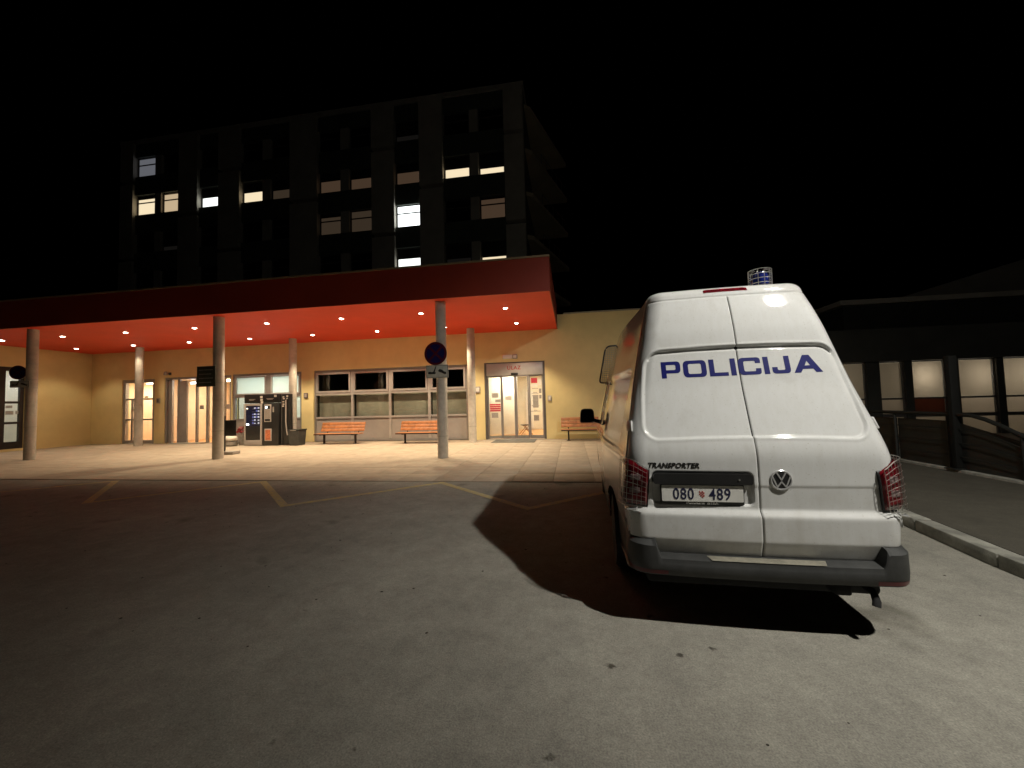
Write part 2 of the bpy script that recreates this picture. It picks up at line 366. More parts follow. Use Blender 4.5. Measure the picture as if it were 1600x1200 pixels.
# yellow zigzag
zz = [(-15.6,7.33),(-14.05,5.55),(-12.1,7.33),(-10.25,7.33),(-8.35,5.55),(-6.5,7.33),(-4.55,5.55),(-2.57,7.33),(-.67,5.6),(1.25,7.33),(3.2,5.6)]
zz = [(-14.15,7.33),(-12.2,5.55),(-10.25,7.33),(-8.35,5.55),(-6.5,7.33),(-4.55,5.55),(-2.57,7.33),(-.67,5.6),(1.25,7.33),(3.2,5.6)]
def ribbon(pts, w, z):
    L = []; Rr = []
    for i, p in enumerate(pts):
        p = Vector(p); d0 = (p - Vector(pts[max(i-1,0)])).normalized() if i else None
        d1 = (Vector(pts[min(i+1,len(pts)-1)]) - p).normalized() if i < len(pts)-1 else None
        d = ((d0 or d1) + (d1 or d0)).normalized(); nn = Vector((-d.y, d.x)); k = w/2/max(.4, abs(nn.dot(Vector((-(d1 or d0).y, (d1 or d0).x)))))
        L.append((*(p+nn*k), z)); Rr.append((*(p-nn*k), z))
    n = len(pts); mb = MB().add(L+Rr, [(n+i, n+i+1, i+1, i) for i in range(n-1)]); return mb
tag(ribbon(zz, .12, .004).obj('zigzag_marking', M['yellow_line']), kind='structure')
# right footpath and its kerb
pth = MB().prism([(3.70,-8),(3.72,1),(3.74,3.7),(3.96,5.3),(4.5,9.5),(5.1,14),(7.0,22),(6.62,9.0),(6.60,6.7),(6.55,-8)], .002, .118)
tag(pth.obj('footpath', M['path']), kind='structure')
kl = [(3.52,-8),(3.55,1),(3.56,3.7),(3.78,5.3),(4.32,9.5),(4.92,14)]
kerb = empty('kerb'); tag(kerb, kind='structure')
def lerp(a, b, t): return a + (b-a)*t
def along(pl, s):
    for a, b in zip(pl, pl[1:]):
        d = math.dist(a, b)
        if s <= d: return (lerp(a[0],b[0],s/d), lerp(a[1],b[1],s/d))
        s -= d
    return pl[-1]
tot = sum(math.dist(a,b) for a, b in zip(kl, kl[1:])); n_k = int(tot/1.0)
for i in range(n_k):
    a = along(kl, i*1.0+.004); b = along(kl, i*1.0+.996)
    d = Vector((b[0]-a[0], b[1]-a[1])).normalized(); q = Vector((d.y, -d.x))*.17
    MB().prism([a, b, (b[0]+q.x, b[1]+q.y), (a[0]+q.x, a[1]+q.y)], -.05, .125+random.uniform(-.003,.003)).obj('kerb_stone', M['kerb'], kerb, bevel=.018)
fk = MB().prism([(6.56,-8),(6.60,6.7),(6.63,9.0),(6.9,15),(7.05,15),(6.80,9.0),(6.76,6.7),(6.72,-8)], 0, .16)
tag(fk.obj('path_edging', M['kerb'], bevel=.015), kind='structure')
# debris on the asphalt
db = MB()
for i in range(150):
    x = random.uniform(-6, 5); y = random.uniform(.9, 7)
    if x > 3.4: continue
    r = random.uniform(.004, .013); n_ = 6; a0 = random.random()*6
    vs = [(x+r*random.uniform(.6,1.5)*math.cos(a0+k*math.pi/3), y+r*random.uniform(.6,1.3)*math.sin(a0+k*math.pi/3), .001) for k in range(n_)] + [(x, y, r*.7)]
    db.add(vs, [(k, (k+1)%n_, n_) for k in range(n_)])
tag(db.obj('grit', mat('grit', (.05,.042,.03), .9, var=.3)), 'dark bits of grit and leaf scattered on the asphalt', 'grit', kind='stuff')

# ------------------------------------------------------------------ entrance building
EB = empty('entrance_building', (-10, YF, 0)); tag(EB, 'single-storey yellow plastered entrance wing with glazed doors under the red canopy', 'building')
def eb(mb, name, m, parent=None, **k):
    """a part given in world coordinates, parented to the building or to one of its parts"""
    o = at_parent(EB, -10, YF, 0, mb).obj(name, m, parent or EB, **k); return o
ops = [(-21.82,-19.95,3.13),(-19.38,-15.72,3.16),(-15.66,-12.08,3.185),(-11.48,-4.31,3.195),(-3.58,-1.03,3.215)]
wall = MB(); xw0, xw1, zt = -23.65, 5.2, 5.09
x = xw0
for a, b, h in ops:
    wall.box(x, a, YF, YF+.32, 0, zt); wall.box(a, b, YF, YF+.32, h, zt); x = b
wall.box(x, xw1, YF, YF+.32, 0, zt)
eb(wall, 'wall', M['wall'])
eb(MB().box(-.2, xw1+.05, YF-.04, YF+.36, zt+.002, zt+.05), 'wall_capping', M['wall_cap'])
# roof slab keeps the night out of the rooms
eb(MB().box(xw0-3, xw1, YF+.34, YF+9.2, 4.6, 4.9), 'roof_slab', M['tower'])
# wing on the left: wall turning towards the street, with a glazed door
wg = MB(); WX = -23.65; dy0, dy1 = 11.9, 13.42
wg.box(WX-.3, WX, dy1, YF-.002, 0, 4.9); wg.box(WX-.3, WX, dy0, dy1, 3.62, 4.9); wg.box(WX-.3, WX, dy0, dy1, 0, .12); wg.box(WX-.3, WX, 8.0, dy0, 0, 4.9)
eb(wg, 'wing_wall', M['wall'])

def frame_rect(a, b, z0, z1, t, y0, y1, bottom=True):
    mb = MB().box(a, a+t, y0, y1, z0, z1).box(b-t, b, y0, y1, z0, z1).box(a+t, b-t, y0, y1, z1-t, z1)
    if bottom: mb.box(a+t, b-t, y0, y1, z0, z0+t)
    return mb
def pane(parent, a, b, z0, z1, y, m, name='pane'):
    return eb(MB().box(a, b, y-.006, y+.006, z0, z1), name, m, parent)
def room(tagname, a, b, y1, h, m_wall, m_floor, m_ceil, y0=YF+.33, z0=.0):
    eb(MB().box(a-.1, b+.1, y0, y1, z0-.05, z0+.003), 'room_floor', m_floor)
    eb(MB().box(a-.1, a, y0, y1, z0+.005, h), 'room_wall', m_wall); eb(MB().box(b, b+.1, y0, y1, z0+.005, h), 'room_wall', m_wall)
    eb(MB().box(a-.1, b+.1, y1+.001, y1+.1, z0-.05, h), 'room_wall', m_wall)
    eb(MB().box(a-.1, b+.1, y0, y1+.1, h+.002, h+.06), 'room_ceiling', m_ceil)
def ceiling_panel(x, y, z, sx, sy, m):
    o = eb(MB().box(x-sx/2, x+sx/2, y-sy/2, y+sy/2, z-.03, z-.005), 'ceiling_lamp', m); return o
yf = YF + .10      # glazing plane

# -- narrow lit door on the left
d = eb(frame_rect(-21.82, -19.95, 0.02, 3.13, .15, YF+.04, YF+.18), 'side_door', M['alu'])
cx0, cx1 = -21.67, -20.10
eb(MB().box(cx0, cx1, YF+.06, YF+.16, 2.13, 2.21), 'transom', M['alu'], d); eb(MB().box(cx0, cx1, YF+.06, YF+.16, 1.13, 1.21), 'transom', M['alu'], d)
eb(MB().box(-21.35, -21.25, YF+.05, YF+.17, .17, 2.13), 'mullion', M['alu'], d)
for a, b in ((.17,1.13),(1.21,2.13),(2.21,2.98)): pane(d, cx0, cx1, a, b, yf, M['glass'])
eb(MB().box(-20.62,-20.42, yf-.02, yf+.0, 2.24, 2.30), 'door_closer', M['sign_ink'], d)
eb(MB().box(-21.28,-21.06, yf-.03, yf-.01, 1.62, 1.70), 'door_handle', M['steel'], d)
room('side', -22.0, -19.62, YF+3.2, 3.0, M['cream_p'], M['floor_o'], M['ceil'])
WARM = emit('warm_lamp_panel', (1.0, .82, .58), 24.0); WHITE = emit('white_lamp_panel', (.95, .97, 1.0), 12.0); COOL = emit('cool_lamp_panel', (.92, 1.0, .97), 22.0)
WARM_L = emit('lobby_lamp_panel', (1.0, .90, .72), 56.0)
ceiling_panel(-20.85, YF+1.4, 3.0, 1.2, 1.2, WARM)

# -- lock entrance with the sliding door
d = eb(frame_rect(-19.38, -15.72, .02, 3.16, .10, YF+.04, YF+.18, bottom=False), 'sliding_entrance', M['alu'])
for a, b in ((-19.16,-19.02),(-18.72,-18.58),(-17.70,-17.62),(-17.12,-17.02),(-16.24,-16.12)):
    eb(MB().box(a, b, YF+.06, YF+.16, .02, 3.06), 'mullion', M['alu'], d)
for a, b in ((-19.02,-18.72),(-18.20,-17.70),(-17.62,-17.12),(-17.02,-16.24),(-16.12,-15.82)):
    pane(d, a, b, .06, 3.05, yf, M['glass'])
eb(MB().box(-18.58, -18.20, YF+.07, YF+.15, .02, 2.98), 'leaf_panel', M['panel'], d)
eb(MB().box(-19.28,-19.16, YF+.12, YF+.15, .02, 3.06), 'leaf_panel', M['panel'], d)
eb(MB().box(-17.50,-17.27, yf-.012, yf-.008, 1.60, 1.78), 'notice', M['grey_print'], d)
eb(MB().box(-16.05,-15.88, yf-.012, yf-.008, 1.58, 1.80), 'notice', M['grey_print'], d)
eb(MB().box(-18.60, -16.9, YF-.55, YF-.02, .023, .045), 'threshold', M['kerb'], d)
room('lock', -19.50, -15.74, YF+3.6, 3.08, M['cream_p'], M['floor_o'], M['ceil'])
ceiling_panel(-17.5, YF+1.8, 3.08, 1.8, 1.0, WARM)
eb(MB().box(-18.5, -18.2, YF+.5, YF+.56, 2.86, 2.94), 'ceiling_lamp', WHITE)

# -- glazing behind the vending machines
d = eb(frame_rect(-15.66, -12.08, .02, 3.185, .10, YF+.05, YF+.18), 'frosted_window', M['alu'])
eb(MB().box(-13.92, -13.70, YF+.05, YF+.18, .12, 3.08), 'mullion', M['alu'], d)
for a, b in ((-15.56,-13.92),(-13.70,-12.18)):
    eb(MB().box(a, b, YF+.06, YF+.17, 2.08, 2.20), 'transom', M['alu'], d); eb(MB().box(a, b, YF+.06, YF+.17, 1.02, 1.10), 'transom', M['alu'], d)
    eb(frame_rect(a+.02, b-.02, 2.20, 3.07, .06, YF+.03, YF+.12), 'sash', M['alu_lt'], d)
    pane(d, a+.08, b-.08, 2.26, 3.01, yf, M['frost']); eb(MB().box(a, b, yf-.02, yf+.02, .12, 1.02), 'infill_panel', M['panel'], d)
pane(d, -15.56, -13.92, 1.10, 2.08, yf, M['glass_dk']); pane(d, -13.70, -12.18, 1.10, 2.08, yf, M['frost'])
room('vend', -15.60, -12.0, YF+2.2, 3.1, M['ceil'], M['grey_room'], M['ceil'])
ceiling_panel(-13.8, YF+1.0, 3.1, 2.8, .35, COOL)

# -- the four-bay ribbon window
d = eb(frame_rect(-11.48, -4.31, .02, 3.195, .09, YF+.06, YF+.18), 'ribbon_window', M['alu'])
xs = [-11.39, -9.63, -7.84, -6.04, -4.40]
for xm in xs[1:-1]: eb(MB().box(xm-.055, xm+.055, YF+.05, YF+.17, .11, 3.10), 'mullion', M['alu_lt'], d)
for i in range(4):
    a = xs[i] + (.055 if i else 0); b = xs[i+1] - (.055 if i < 3 else 0)
    eb(MB().box(a, b, YF+.055, YF+.16, 2.07, 2.17), 'transom', M['alu_lt'], d); eb(MB().box(a, b, YF+.04, YF+.16, 1.02, 1.10), 'sill', M['alu_lt'], d)
    eb(frame_rect(a+.012, b-.012, 2.175, 3.09, .085, YF+.03, YF+.12), 'sash', M['alu_lt'], d)
    pane(d, a+.10, b-.10, 2.26, 3.0, yf-.01, M['glass_dk']); pane(d, a, b, 1.10, 2.07, yf, M['glass_dk'])
    eb(MB().box(a, b, YF+.08, YF+.12, .11, 1.02), 'infill_panel', M['panel'], d)
    eb(MB().box(a, b, YF+.30, YF+.31, 1.02, 2.12), 'curtain', M['grey_room'], d)
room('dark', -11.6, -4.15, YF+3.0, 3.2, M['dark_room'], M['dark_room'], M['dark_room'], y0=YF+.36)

# -- ULAZ sliding door
d = eb(MB().box(-3.58, -3.49, YF+.02, YF+.2, .02, 3.215).box(-1.12, -1.03, YF+.02, YF+.2, .02, 3.215).box(-3.49, -1.12, YF+.02, YF+.2, 3.17, 3.215), 'entrance_door', M['alu_dk'])
eb(MB().box(-3.49, -1.12, YF+.03, YF+.2, 2.66, 3.168), 'header_panel', M['alu_lt'], d, bevel=.006)
o = eb(MB().box(-2.44, -2.15, YF-.03, YF+.028, 2.66, 2.76), 'motion_sensor', M['black'], d, bevel=.01)
t = text_obj('lettering', 'ULAZ', .215, M['red_ink'], d, (-2.32+10, .026, 2.90), bold=.004, spacing=1.12)
lx = [-3.49, -2.87, -2.28, -1.72, -1.12]
for i in range(4):
    dyy = .055 if i in (1, 2) else .12
    leaf = eb(frame_rect(lx[i]+.002, lx[i+1]-.002, .03, 2.655, .055, YF+dyy, YF+dyy+.045), 'door_leaf', M['alu'], d)
    pane(leaf, lx[i]+.057, lx[i+1]-.057, .085, 2.60, YF+dyy+.022, M['glass'])
    eb(MB().box(lx[i]+.057, lx[i+1]-.057, YF+dyy+.008, YF+dyy+.012, .085, .16), 'kick_strip', M['steel'], leaf)
yg = YF+.12+.012
for (a, b, z0, z1, k) in ((-3.30,-3.02,1.74,1.94,'grey_print'),(-3.16,-2.94,1.55,1.67,'grey_print'),(-3.33,-3.05,.90,1.11,'grey_print'),
                          (-3.40,-2.94,1.42,1.49,'red_print'),(-3.40,-2.94,1.335,1.405,'red_print'),(-3.40,-2.94,1.25,1.32,'red_print'),(-3.40,-2.94,1.165,1.235,'red_print'),
                          (-1.62,-1.37,2.31,2.52,'red_print'),(-1.64,-1.35,2.16,2.26,'paper'),(-1.33,-1.20,2.22,2.46,'paper'),(-1.55,-1.33,.75,.98,'grey_print')):
    eb(MB().box(a, b, yg-.004, yg, z0, z1), 'notice', M[k], d)
for j, (zc, w) in enumerate(((2.08,.26),(1.92,.17),(1.88,.28),(1.78,.28),(1.63,.16),(1.59,.22),(1.43,.15),(1.38,.32),(1.34,.22),(1.18,.14),(1.14,.42))):
    eb(MB().box(-1.47-w/2, -1.47+w/2, yg-.004, yg, zc-.011, zc+.011), 'printed_line', M['grey_print'], d)
eb(MB().box(-2.72,-2.44, YF+.05, YF+.054, 1.62, 1.80), 'notice', M['paper'], d)
# lobby behind it
room('lobby', -4.05, .4, YF+5.6, 2.95, M['cream'], M['floor_o'], M['ceil'])
ceiling_panel(-2.9, YF+1.6, 2.95, 1.1, .5, WARM_L); ceiling_panel(-1.3, YF+3.6, 2.95, 1.1, .5, WARM_L)
eb(MB().box(-4.04, -2.62, YF+2.3, YF+2.42, .01, 2.94), 'partition_wall', M['cream'])
eb(MB().box(-2.60, -2.52, YF+2.28, YF+2.44, .01, 2.94), 'partition_frame', M['alu_lt'])
eb(MB().box(-2.5, -2.1, YF+5.5, YF+5.59, .02, 2.1), 'inner_door', M['ceil']); eb(MB().box(-1.1, -1.02, YF+2.4, YF+2.46, .02, 1.1), 'queue_post', M['ceil'])
for (a, b, z0, z1, k) in ((-1.75,-1.62,2.0,2.25,'grey_print'),(-1.75,-1.62,1.7,1.9,'grey_print'),(-1.5,-1.2,1.5,2.4,'paper'),(-2.15,-1.8,1.2,1.9,'grey_print')):
    eb(MB().box(a, b, YF+5.57, YF+5.595, z0, z1), 'wall_notice', M[k])
ch = empty('lobby_chair', (-2.15, YF+2.3, .003), R(-70)); tag(ch, 'dark slatted chair with splayed legs standing inside the glass entrance', 'chair')
MB().box(-.22,.22,-.2,.2,.43,.46).obj('seat', M['black'], ch, bevel=.008)
for k in range(4): MB().box(-.20+k*.11,-.13+k*.11,.19,.215,.50,.88).obj('backrest_slat', M['black'], ch)
MB().box(-.22,.22,.186,.189,.80,.86).obj('backrest_rail', M['iron'], ch)
for sx_ in (-1,1):
    MB().tube([(sx_*.18,-.1,.43),(sx_*.2,.28,0)], .016, 6).obj('leg', M['wood'], ch); MB().tube([(sx_*.18,.1,.43),(sx_*.2,-.28,0)], .016, 6).obj('leg', M['wood'], ch)

# -- door in the wing on the far left
d = eb(MB().box(WX-.16, WX-.04, dy0, dy0+.12, .12, 3.62).box(WX-.16, WX-.04, dy1-.12, dy1, .12, 3.62).box(WX-.16, WX-.04, dy0+.12, dy1-.12, 3.45, 3.62).box(WX-.16, WX-.04, dy0+.12, dy1-.12, .12, .42), 'wing_door', M['iron'])
eb(MB().box(WX-.15, WX-.05, 12.60, 12.86, .42, 3.45), 'mullion', M['iron'], d)
for zc in (2.10, 1.22): eb(MB().box(WX-.14, WX-.06, 12.86, dy1-.12, zc-.05, zc+.05), 'transom', M['iron'], d)
for a, b in ((.42,1.17),(1.27,2.05),(2.15,3.45)): eb(MB().box(WX-.104, WX-.096, 12.86, dy1-.12, a, b), 'pane', M['glass'], d)
eb(MB().box(WX-.104, WX-.096, dy0+.12, 12.60, .42, 3.45), 'pane', M['glass'], d)
for a, b, z0, z1 in ((12.9,13.10,1.86,1.97),(12.9,13.14,1.58,1.74),(13.2,13.29,1.60,1.74)): eb(MB().box(WX-.09, WX-.086, a, b, z0, z1), 'notice', M['grey_print'], d)
eb(MB().box(WX-2.6, WX-.31, 10.6, 15.0, .05, .10), 'room_floor', M['grey_room']); eb(MB().box(WX-2.7, WX-2.6, 10.6, 15.0, .05, 3.7), 'room_wall', M['ceil'])
eb(MB().box(WX-2.6, WX-.31, 15.0, 15.1, .05, 3.7), 'room_wall', M['ceil']); eb(MB().box(WX-2.6, WX-.31, 10.5, 10.6, .05, 3.7), 'room_wall', M['ceil'])
eb(MB().box(WX-2.7, WX-.31, 10.5, 15.1, 3.705, 3.8), 'room_ceiling', M['ceil']); eb(MB().box(WX-1.7, WX-1.3, 12.0, 14.4, 3.66, 3.70), 'ceiling_lamp', WHITE)

# -- small fittings on the facade
def fit(name, label, cat, x, z, w, h, dp, m, m2=None, group=None):
    r = empty(name, (x, YF, z)); tag(r, label, cat, group)
    MB().box(-w/2, w/2, -dp, -.001, -h/2, h/2).obj('housing', m, r, bevel=.008)
    if m2: MB().box(-w/2+.03, w/2-.03, -dp-.004, -dp-.001, -h/2+.05, h/2-.04).obj('faceplate', m2, r)
    return r
fit('wall_box', 'small grey box on the yellow wall left of the sliding entrance', 'wall box', -19.69, 2.06, .17, .24, .05, M['panel'], M['alu_dk'])
fit('wall_box', 'small dark box on the wall left of the ribbon window', 'wall box', -11.84, 2.08, .18, .24, .05, M['alu_dk'], M['panel'])
fit('wall_box', 'grey box with pale label on the wall beside the lit glass entrance', 'wall box', -3.87, 2.10, .20, .26, .05, M['panel'], M['paper'])
fit('intercom', 'pale intercom on the wall right of the lit glass entrance', 'intercom', -.87, 1.66, .14, .22, .05, M['alu_lt'], M['paper'])
r = empty('emergency_light', (-2.47, YF, 3.42)); tag(r, 'white emergency light and small box above the lit glass entrance', 'light fitting')
MB().box(-.30,.10,-.07,-.001,-.07,.09).obj('housing', M['lamp_white'], r, bevel=.015); MB().box(.12,.32,-.08,-.001,-.08,.10).obj('side_box', M['panel'], r, bevel=.012)
MB().box(.15,.29,-.086,-.082,-.05,.06).obj('diffuser', M['lamp_white'], r)
for x, lab in ((-19.05, 'left one of two small wall lamps above the sliding entrance'), (-16.10, 'right one of two small wall lamps above the sliding entrance, beside the column')):
    r = empty('wall_lamp', (x, YF, 3.34)); tag(r, lab, 'wall lamp', 'wall lamps over the sliding entrance')
    MB().box(-.05,.05,-.06,-.001,-.06,.06).obj('bracket', M['alu_dk'], r, bevel=.01); MB().tube([(0,-.05,0),(-.02,-.16,.05)], .018, 8).obj('arm', M['alu_dk'], r)
    MB().lathe([(.02,.10),(.06,.08),(.085,-.02),(.075,-.08),(.03,-.085)], (-.03,-.2,0), 16).obj('lamp_shade', M['pot'], r, smooth=True)

# ------------------------------------------------------------------ red canopy with its columns and downlights
ZC, ZCT, YCF = 4.5, 5.42, 10.2
CAN = empty('entrance_canopy', (-10, YCF, ZC)); tag(CAN, 'long flat red canopy over the entrance with a deep fascia', 'canopy')
def cn(mb, name, m, parent=None, **k): return at_parent(CAN, -10, YCF, ZC, mb).obj(name, m, parent or CAN, **k)
XL, XR = -30.0, -.48
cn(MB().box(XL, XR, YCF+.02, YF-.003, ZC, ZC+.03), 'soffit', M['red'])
cn(MB().box(XL, XR, YCF, YCF+.018, ZC-.012, ZCT), 'fascia', M['red_dim']); cn(MB().box(XR+.001, XR+.02, YCF, YF-.005, ZC-.012, ZCT), 'end_fascia', M['red_dim'])
cn(MB().box(XL, XR-.002, YCF+.02, YF-.005, ZCT-.10, ZCT-.02), 'roof_deck', M['tower']); cn(MB().box(XL, XR+.03, YCF-.03, YCF+.12, ZCT+.002, ZCT+.05), 'edge_trim', M['edge'])
cols = [(-3.66,10.62,'f'),(-11.02,10.62,'f'),(-18.36,10.58,'f'),(-3.86,14.75,'b'),(-11.68,14.75,'b'),(-19.45,14.75,'b')]
lbl = {0:'front round concrete column carrying the blue no-stopping sign and towing plate',1:'front round concrete column with the dark rectangular notice',
       2:'leftmost front round column with a round sign seen edge-lit',3:'round column against the facade left of the lit glass entrance',
       4:'round column behind the waste bin and vending machines',5:'round column in front of the narrow lit side door'}
for i, (x, y, k) in enumerate(cols):
    r_ = (.15, .15, .14, .155, .15, .15)[i]
    c = empty('canopy_column', (x, y, .012)); tag(c, lbl[i], 'column', 'round columns carrying the canopy')
    MB().lathe([(r_,0),(r_,ZC-.014)], (0,0,0), 32).obj('shaft', M['column'], c, smooth=True)
    MB().lathe([(r_+.004,.62+.25*(i%3)),(r_+.004,.628+.25*(i%3))], (0,0,0), 32).obj('joint_band', M['kerb'], c, smooth=True)
DLX = [-1.94,-4.73,-7.53,-10.35,-13.25,-16.2,-19.07,-22.0]
lens_m = emit('downlight_lens', (1.0, .90, .72), 55.0)
ring_me = MB().lathe([(.062,-.004),(.092,-.012),(.097,-.002),(.097,.0)], (0,0,0), 20).mesh('trim_ring', M['alu_lt'], smooth=True)
lens_me = MB().lathe([(.060,-.011),(.04,-.018),(.002,-.021)], (0,0,0), 20).mesh('lens', lens_m, smooth=True)
spot = bpy.data.lights.new('downlight_beam', 'SPOT'); spot.energy = DOWN_POWER; spot.color = (1.0, .80, .53); spot.spot_size = R(108); spot.spot_blend = .5; spot.shadow_soft_size = .09
spot_dim = spot.copy(); spot_dim.energy = DOWN_POWER*.42
spot_low = spot.copy(); spot_low.energy = DOWN_POWER*.20
ordn = ['first','second','third','fourth','fifth','sixth','seventh','eighth']
for j, y in enumerate((11.8, 14.2)):
    for i, x in enumerate(DLX):
        if j == 1 and i == 7: x = -22.15
        r = empty('downlight', (x, y, ZC)); tag(r, f"{ordn[i]} lit round downlight from the canopy's right end, {'front' if j == 0 else 'rear'} row", 'downlight', 'downlights in the canopy soffit')
        link('trim_ring', ring_me, r); link('lens', lens_me, r)
        s = bpy.data.objects.new('beam', spot_low if i >= 6 else spot_dim if i >= 5 else spot); COL.objects.link(s); s.parent = r; s.location = (0, 0, -.06)

# signs on the columns
def round_sign(x, y, z, rad, rz, lab):
    r = empty('no_stopping_sign', (x, y, z), rz); tag(r, lab, 'road sign', 'no-stopping signs on the columns')
    MB().lathe([(rad,0),(rad,-.012)], (0,0,0), 36, axis='y').obj('disc', M['sign_back'], r)
    # red ring and blue field
    n = 36
    mb = MB(); vs = [(rr*math.cos(2*math.pi*k/n), -.0165, rr*math.sin(2*math.pi*k/n)) for rr in (rad*.99, rad*.80) for k in range(n)]
    mb.add(vs, [(k, (k+1)%n, n+(k+1)%n, n+k) for k in range(n)]); mb.obj('red_ring', M['sign_red'], r)
    MB().lathe([(rad*.80,-.0135),(rad*.80,-.0155)], (0,0,0), 36, axis='y').obj('blue_field', M['sign_blue'], r)
    for s in (1, -1):
        a = R(45)*s; u = Vector((math.cos(a), 0, math.sin(a))); w = Vector((-math.sin(a), 0, math.cos(a)))
        L_ = rad*.80; t_ = rad*.085; yy = -.018 - (.002 if s > 0 else 0)
        MB().add([u*L_*p + w*t_*q + Vector((0, yy, 0)) for p, q in ((-1,-1),(1,-1),(1,1),(-1,1))], [(0,1,2,3)]).obj('red_bar', M['sign_red'], r)
    MB().tube([(0,.004,.0),(0,.06,.0)], .02, 8).obj('bracket', M['steel'], r)
    return r
def tow_plate(x, y, z, w, h, rz, lab):
    r = empty('towing_plate', (x, y, z), rz); tag(r, lab, 'road sign', 'towing plates below the round signs')
    MB().box(-w/2, w/2, -.01, 0, -h/2, h/2).obj('plate', M['sign_back'], r, bevel=.003)
    b = MB().box(-w/2+.015, w/2-.015, -.013, -.011, h/2-.022, h/2-.014).box(-w/2+.015, w/2-.015, -.013, -.011, -h/2+.014, -h/2+.022).box(-w/2+.015,-w/2+.023,-.013,-.011,-h/2+.022,h/2-.022).box(w/2-.023,w/2-.015,-.013,-.011,-h/2+.022,h/2-.022)
    b.obj('border_line', M['sign_ink'], r)
    u = w/2
    # tow truck with a raised jib, and the car it lifts
    tr = [(-.82,-.10),(-.78,-.26),(-.18,-.26),(-.10,-.12),(-.22,-.06),(-.06,.52),(-.12,.56),(-.34,-.02),(-.5,-.06),(-.56,-.02),(-.74,-.02)]
    MB().prism_y([(p*u, q*h*.75) for p, q in tr], -.014, -.011).obj('tow_truck_mark', M['sign_ink'], r)
    ca = [(.10,.10),(.22,.24),(.44,.16),(.62,-.02),(.80,-.10),(.82,-.26),(.70,-.34),(.42,-.16),(.12,-.02)]
    MB().prism_y([(p*u, q*h*.75) for p, q in ca], -.014, -.011).obj('car_mark', M['sign_ink'], r)
    return r
round_sign(-3.76, 10.43, 2.98, .335, 0, 'round blue no-stopping sign with red ring on the front column right of centre')
tow_plate(-3.73, 10.45, 2.47, .66, .37, 0, 'white towing plate under the blue no-stopping sign, front column right of centre')
round_sign(-18.60, 10.38, 3.0, .24, R(22), 'dark round sign seen from the side on the leftmost front column')
tow_plate(-18.53, 10.39, 2.60, .56, .23, R(18), 'small pale plate under the round sign on the leftmost front column')
r = empty('notice_board', (-11.24, 10.415, 2.60)); tag(r, 'dark square notice with lines of lettering strapped to the front column', 'sign')
MB().box(-.33,.33,-.02,0,-.32,.32).obj('plate', M['sign_dk'], r, bevel=.004)
for k in range(4): MB().box(-.25,.25-.06*(k%2),-.023,-.021,.19-.13*k,.215-.13*k).obj('text_line', M['grey_print'], r)
for zz_ in (-.2,.2):
    MB().lathe([(.152,-.012),(.152,.012)], (.22,.205,zz_), 28).obj('strap', M['steel'], r, smooth=True)
for zz_, cx_, rr_ in ((3.30,-18.36,.143),(2.76,-18.36,.143),(2.47,-18.36,.143)):
    s = MB().lathe([(rr_,-.012),(rr_,.012)], (cx_,10.58,zz_), 28).obj('sign_strap', M['steel'], smooth=True)
    tag(s, {3.30:'upper',2.76:'middle',2.47:'lower'}[zz_] + ' steel strap around the leftmost front column', 'strap', 'straps on the leftmost column')

# ------------------------------------------------------------------ benches
def bench(x, y, lab):
    r = empty('bench', (x, y, .014)); tag(r, lab, 'bench', 'orange slatted benches along the facade')
    L_ = .98
    for k in range(3): MB().box(-L_, L_, -.30+.155*k, -.165+.155*k, .405, .44).obj('seat_slat', M['wood'], r, bevel=.008)
    for k in range(3):
        z0 = .50+.128*k; y0 = .16+.045*k
        MB().add([(-L_,y0,z0),(L_,y0,z0),(L_,y0+.03,z0-.008),(-L_,y0+.03,z0-.008),(-L_,y0+.042,z0+.118),(L_,y0+.042,z0+.118),(L_,y0+.072,z0+.11),(-L_,y0+.072,z0+.11)],
            [(0,1,2,3),(4,7,6,5),(0,4,5,1),(1,5,6,2),(2,6,7,3),(3,7,4,0)]).obj('backrest_slat', M['wood'], r, bevel=.006)
    for sx in (-.70, .70):
        MB().box(sx-.03, sx+.03, -.05, .03, .0, .40).obj('leg', M['iron'], r, bevel=.006)
        MB().box(sx-.03, sx+.03, -.30, .20, .365, .402).obj('seat_bracket', M['iron'], r, bevel=.005)
        MB().tube([(sx,.20,.39),(sx,.245,.52),(sx,.345,.86)], .02, 8).obj('back_bracket', M['iron'], r)
        MB().box(sx-.07, sx+.07, -.10, .08, .0, .012).obj('foot', M['iron'], r)
    MB().box(-L_+.01, L_-.01, -.325, -.303, .385, .425).obj('front_rail', M['iron'], r, bevel=.004)
    return r
bench(-9.50, 14.72, 'orange slatted bench before the left half of the ribbon window')
bench(-5.90, 14.62, 'orange slatted bench half hidden by the column with the blue sign')
bench(.56, 15.0, 'orange slatted bench right of the lit glass entrance, cut off by the van')

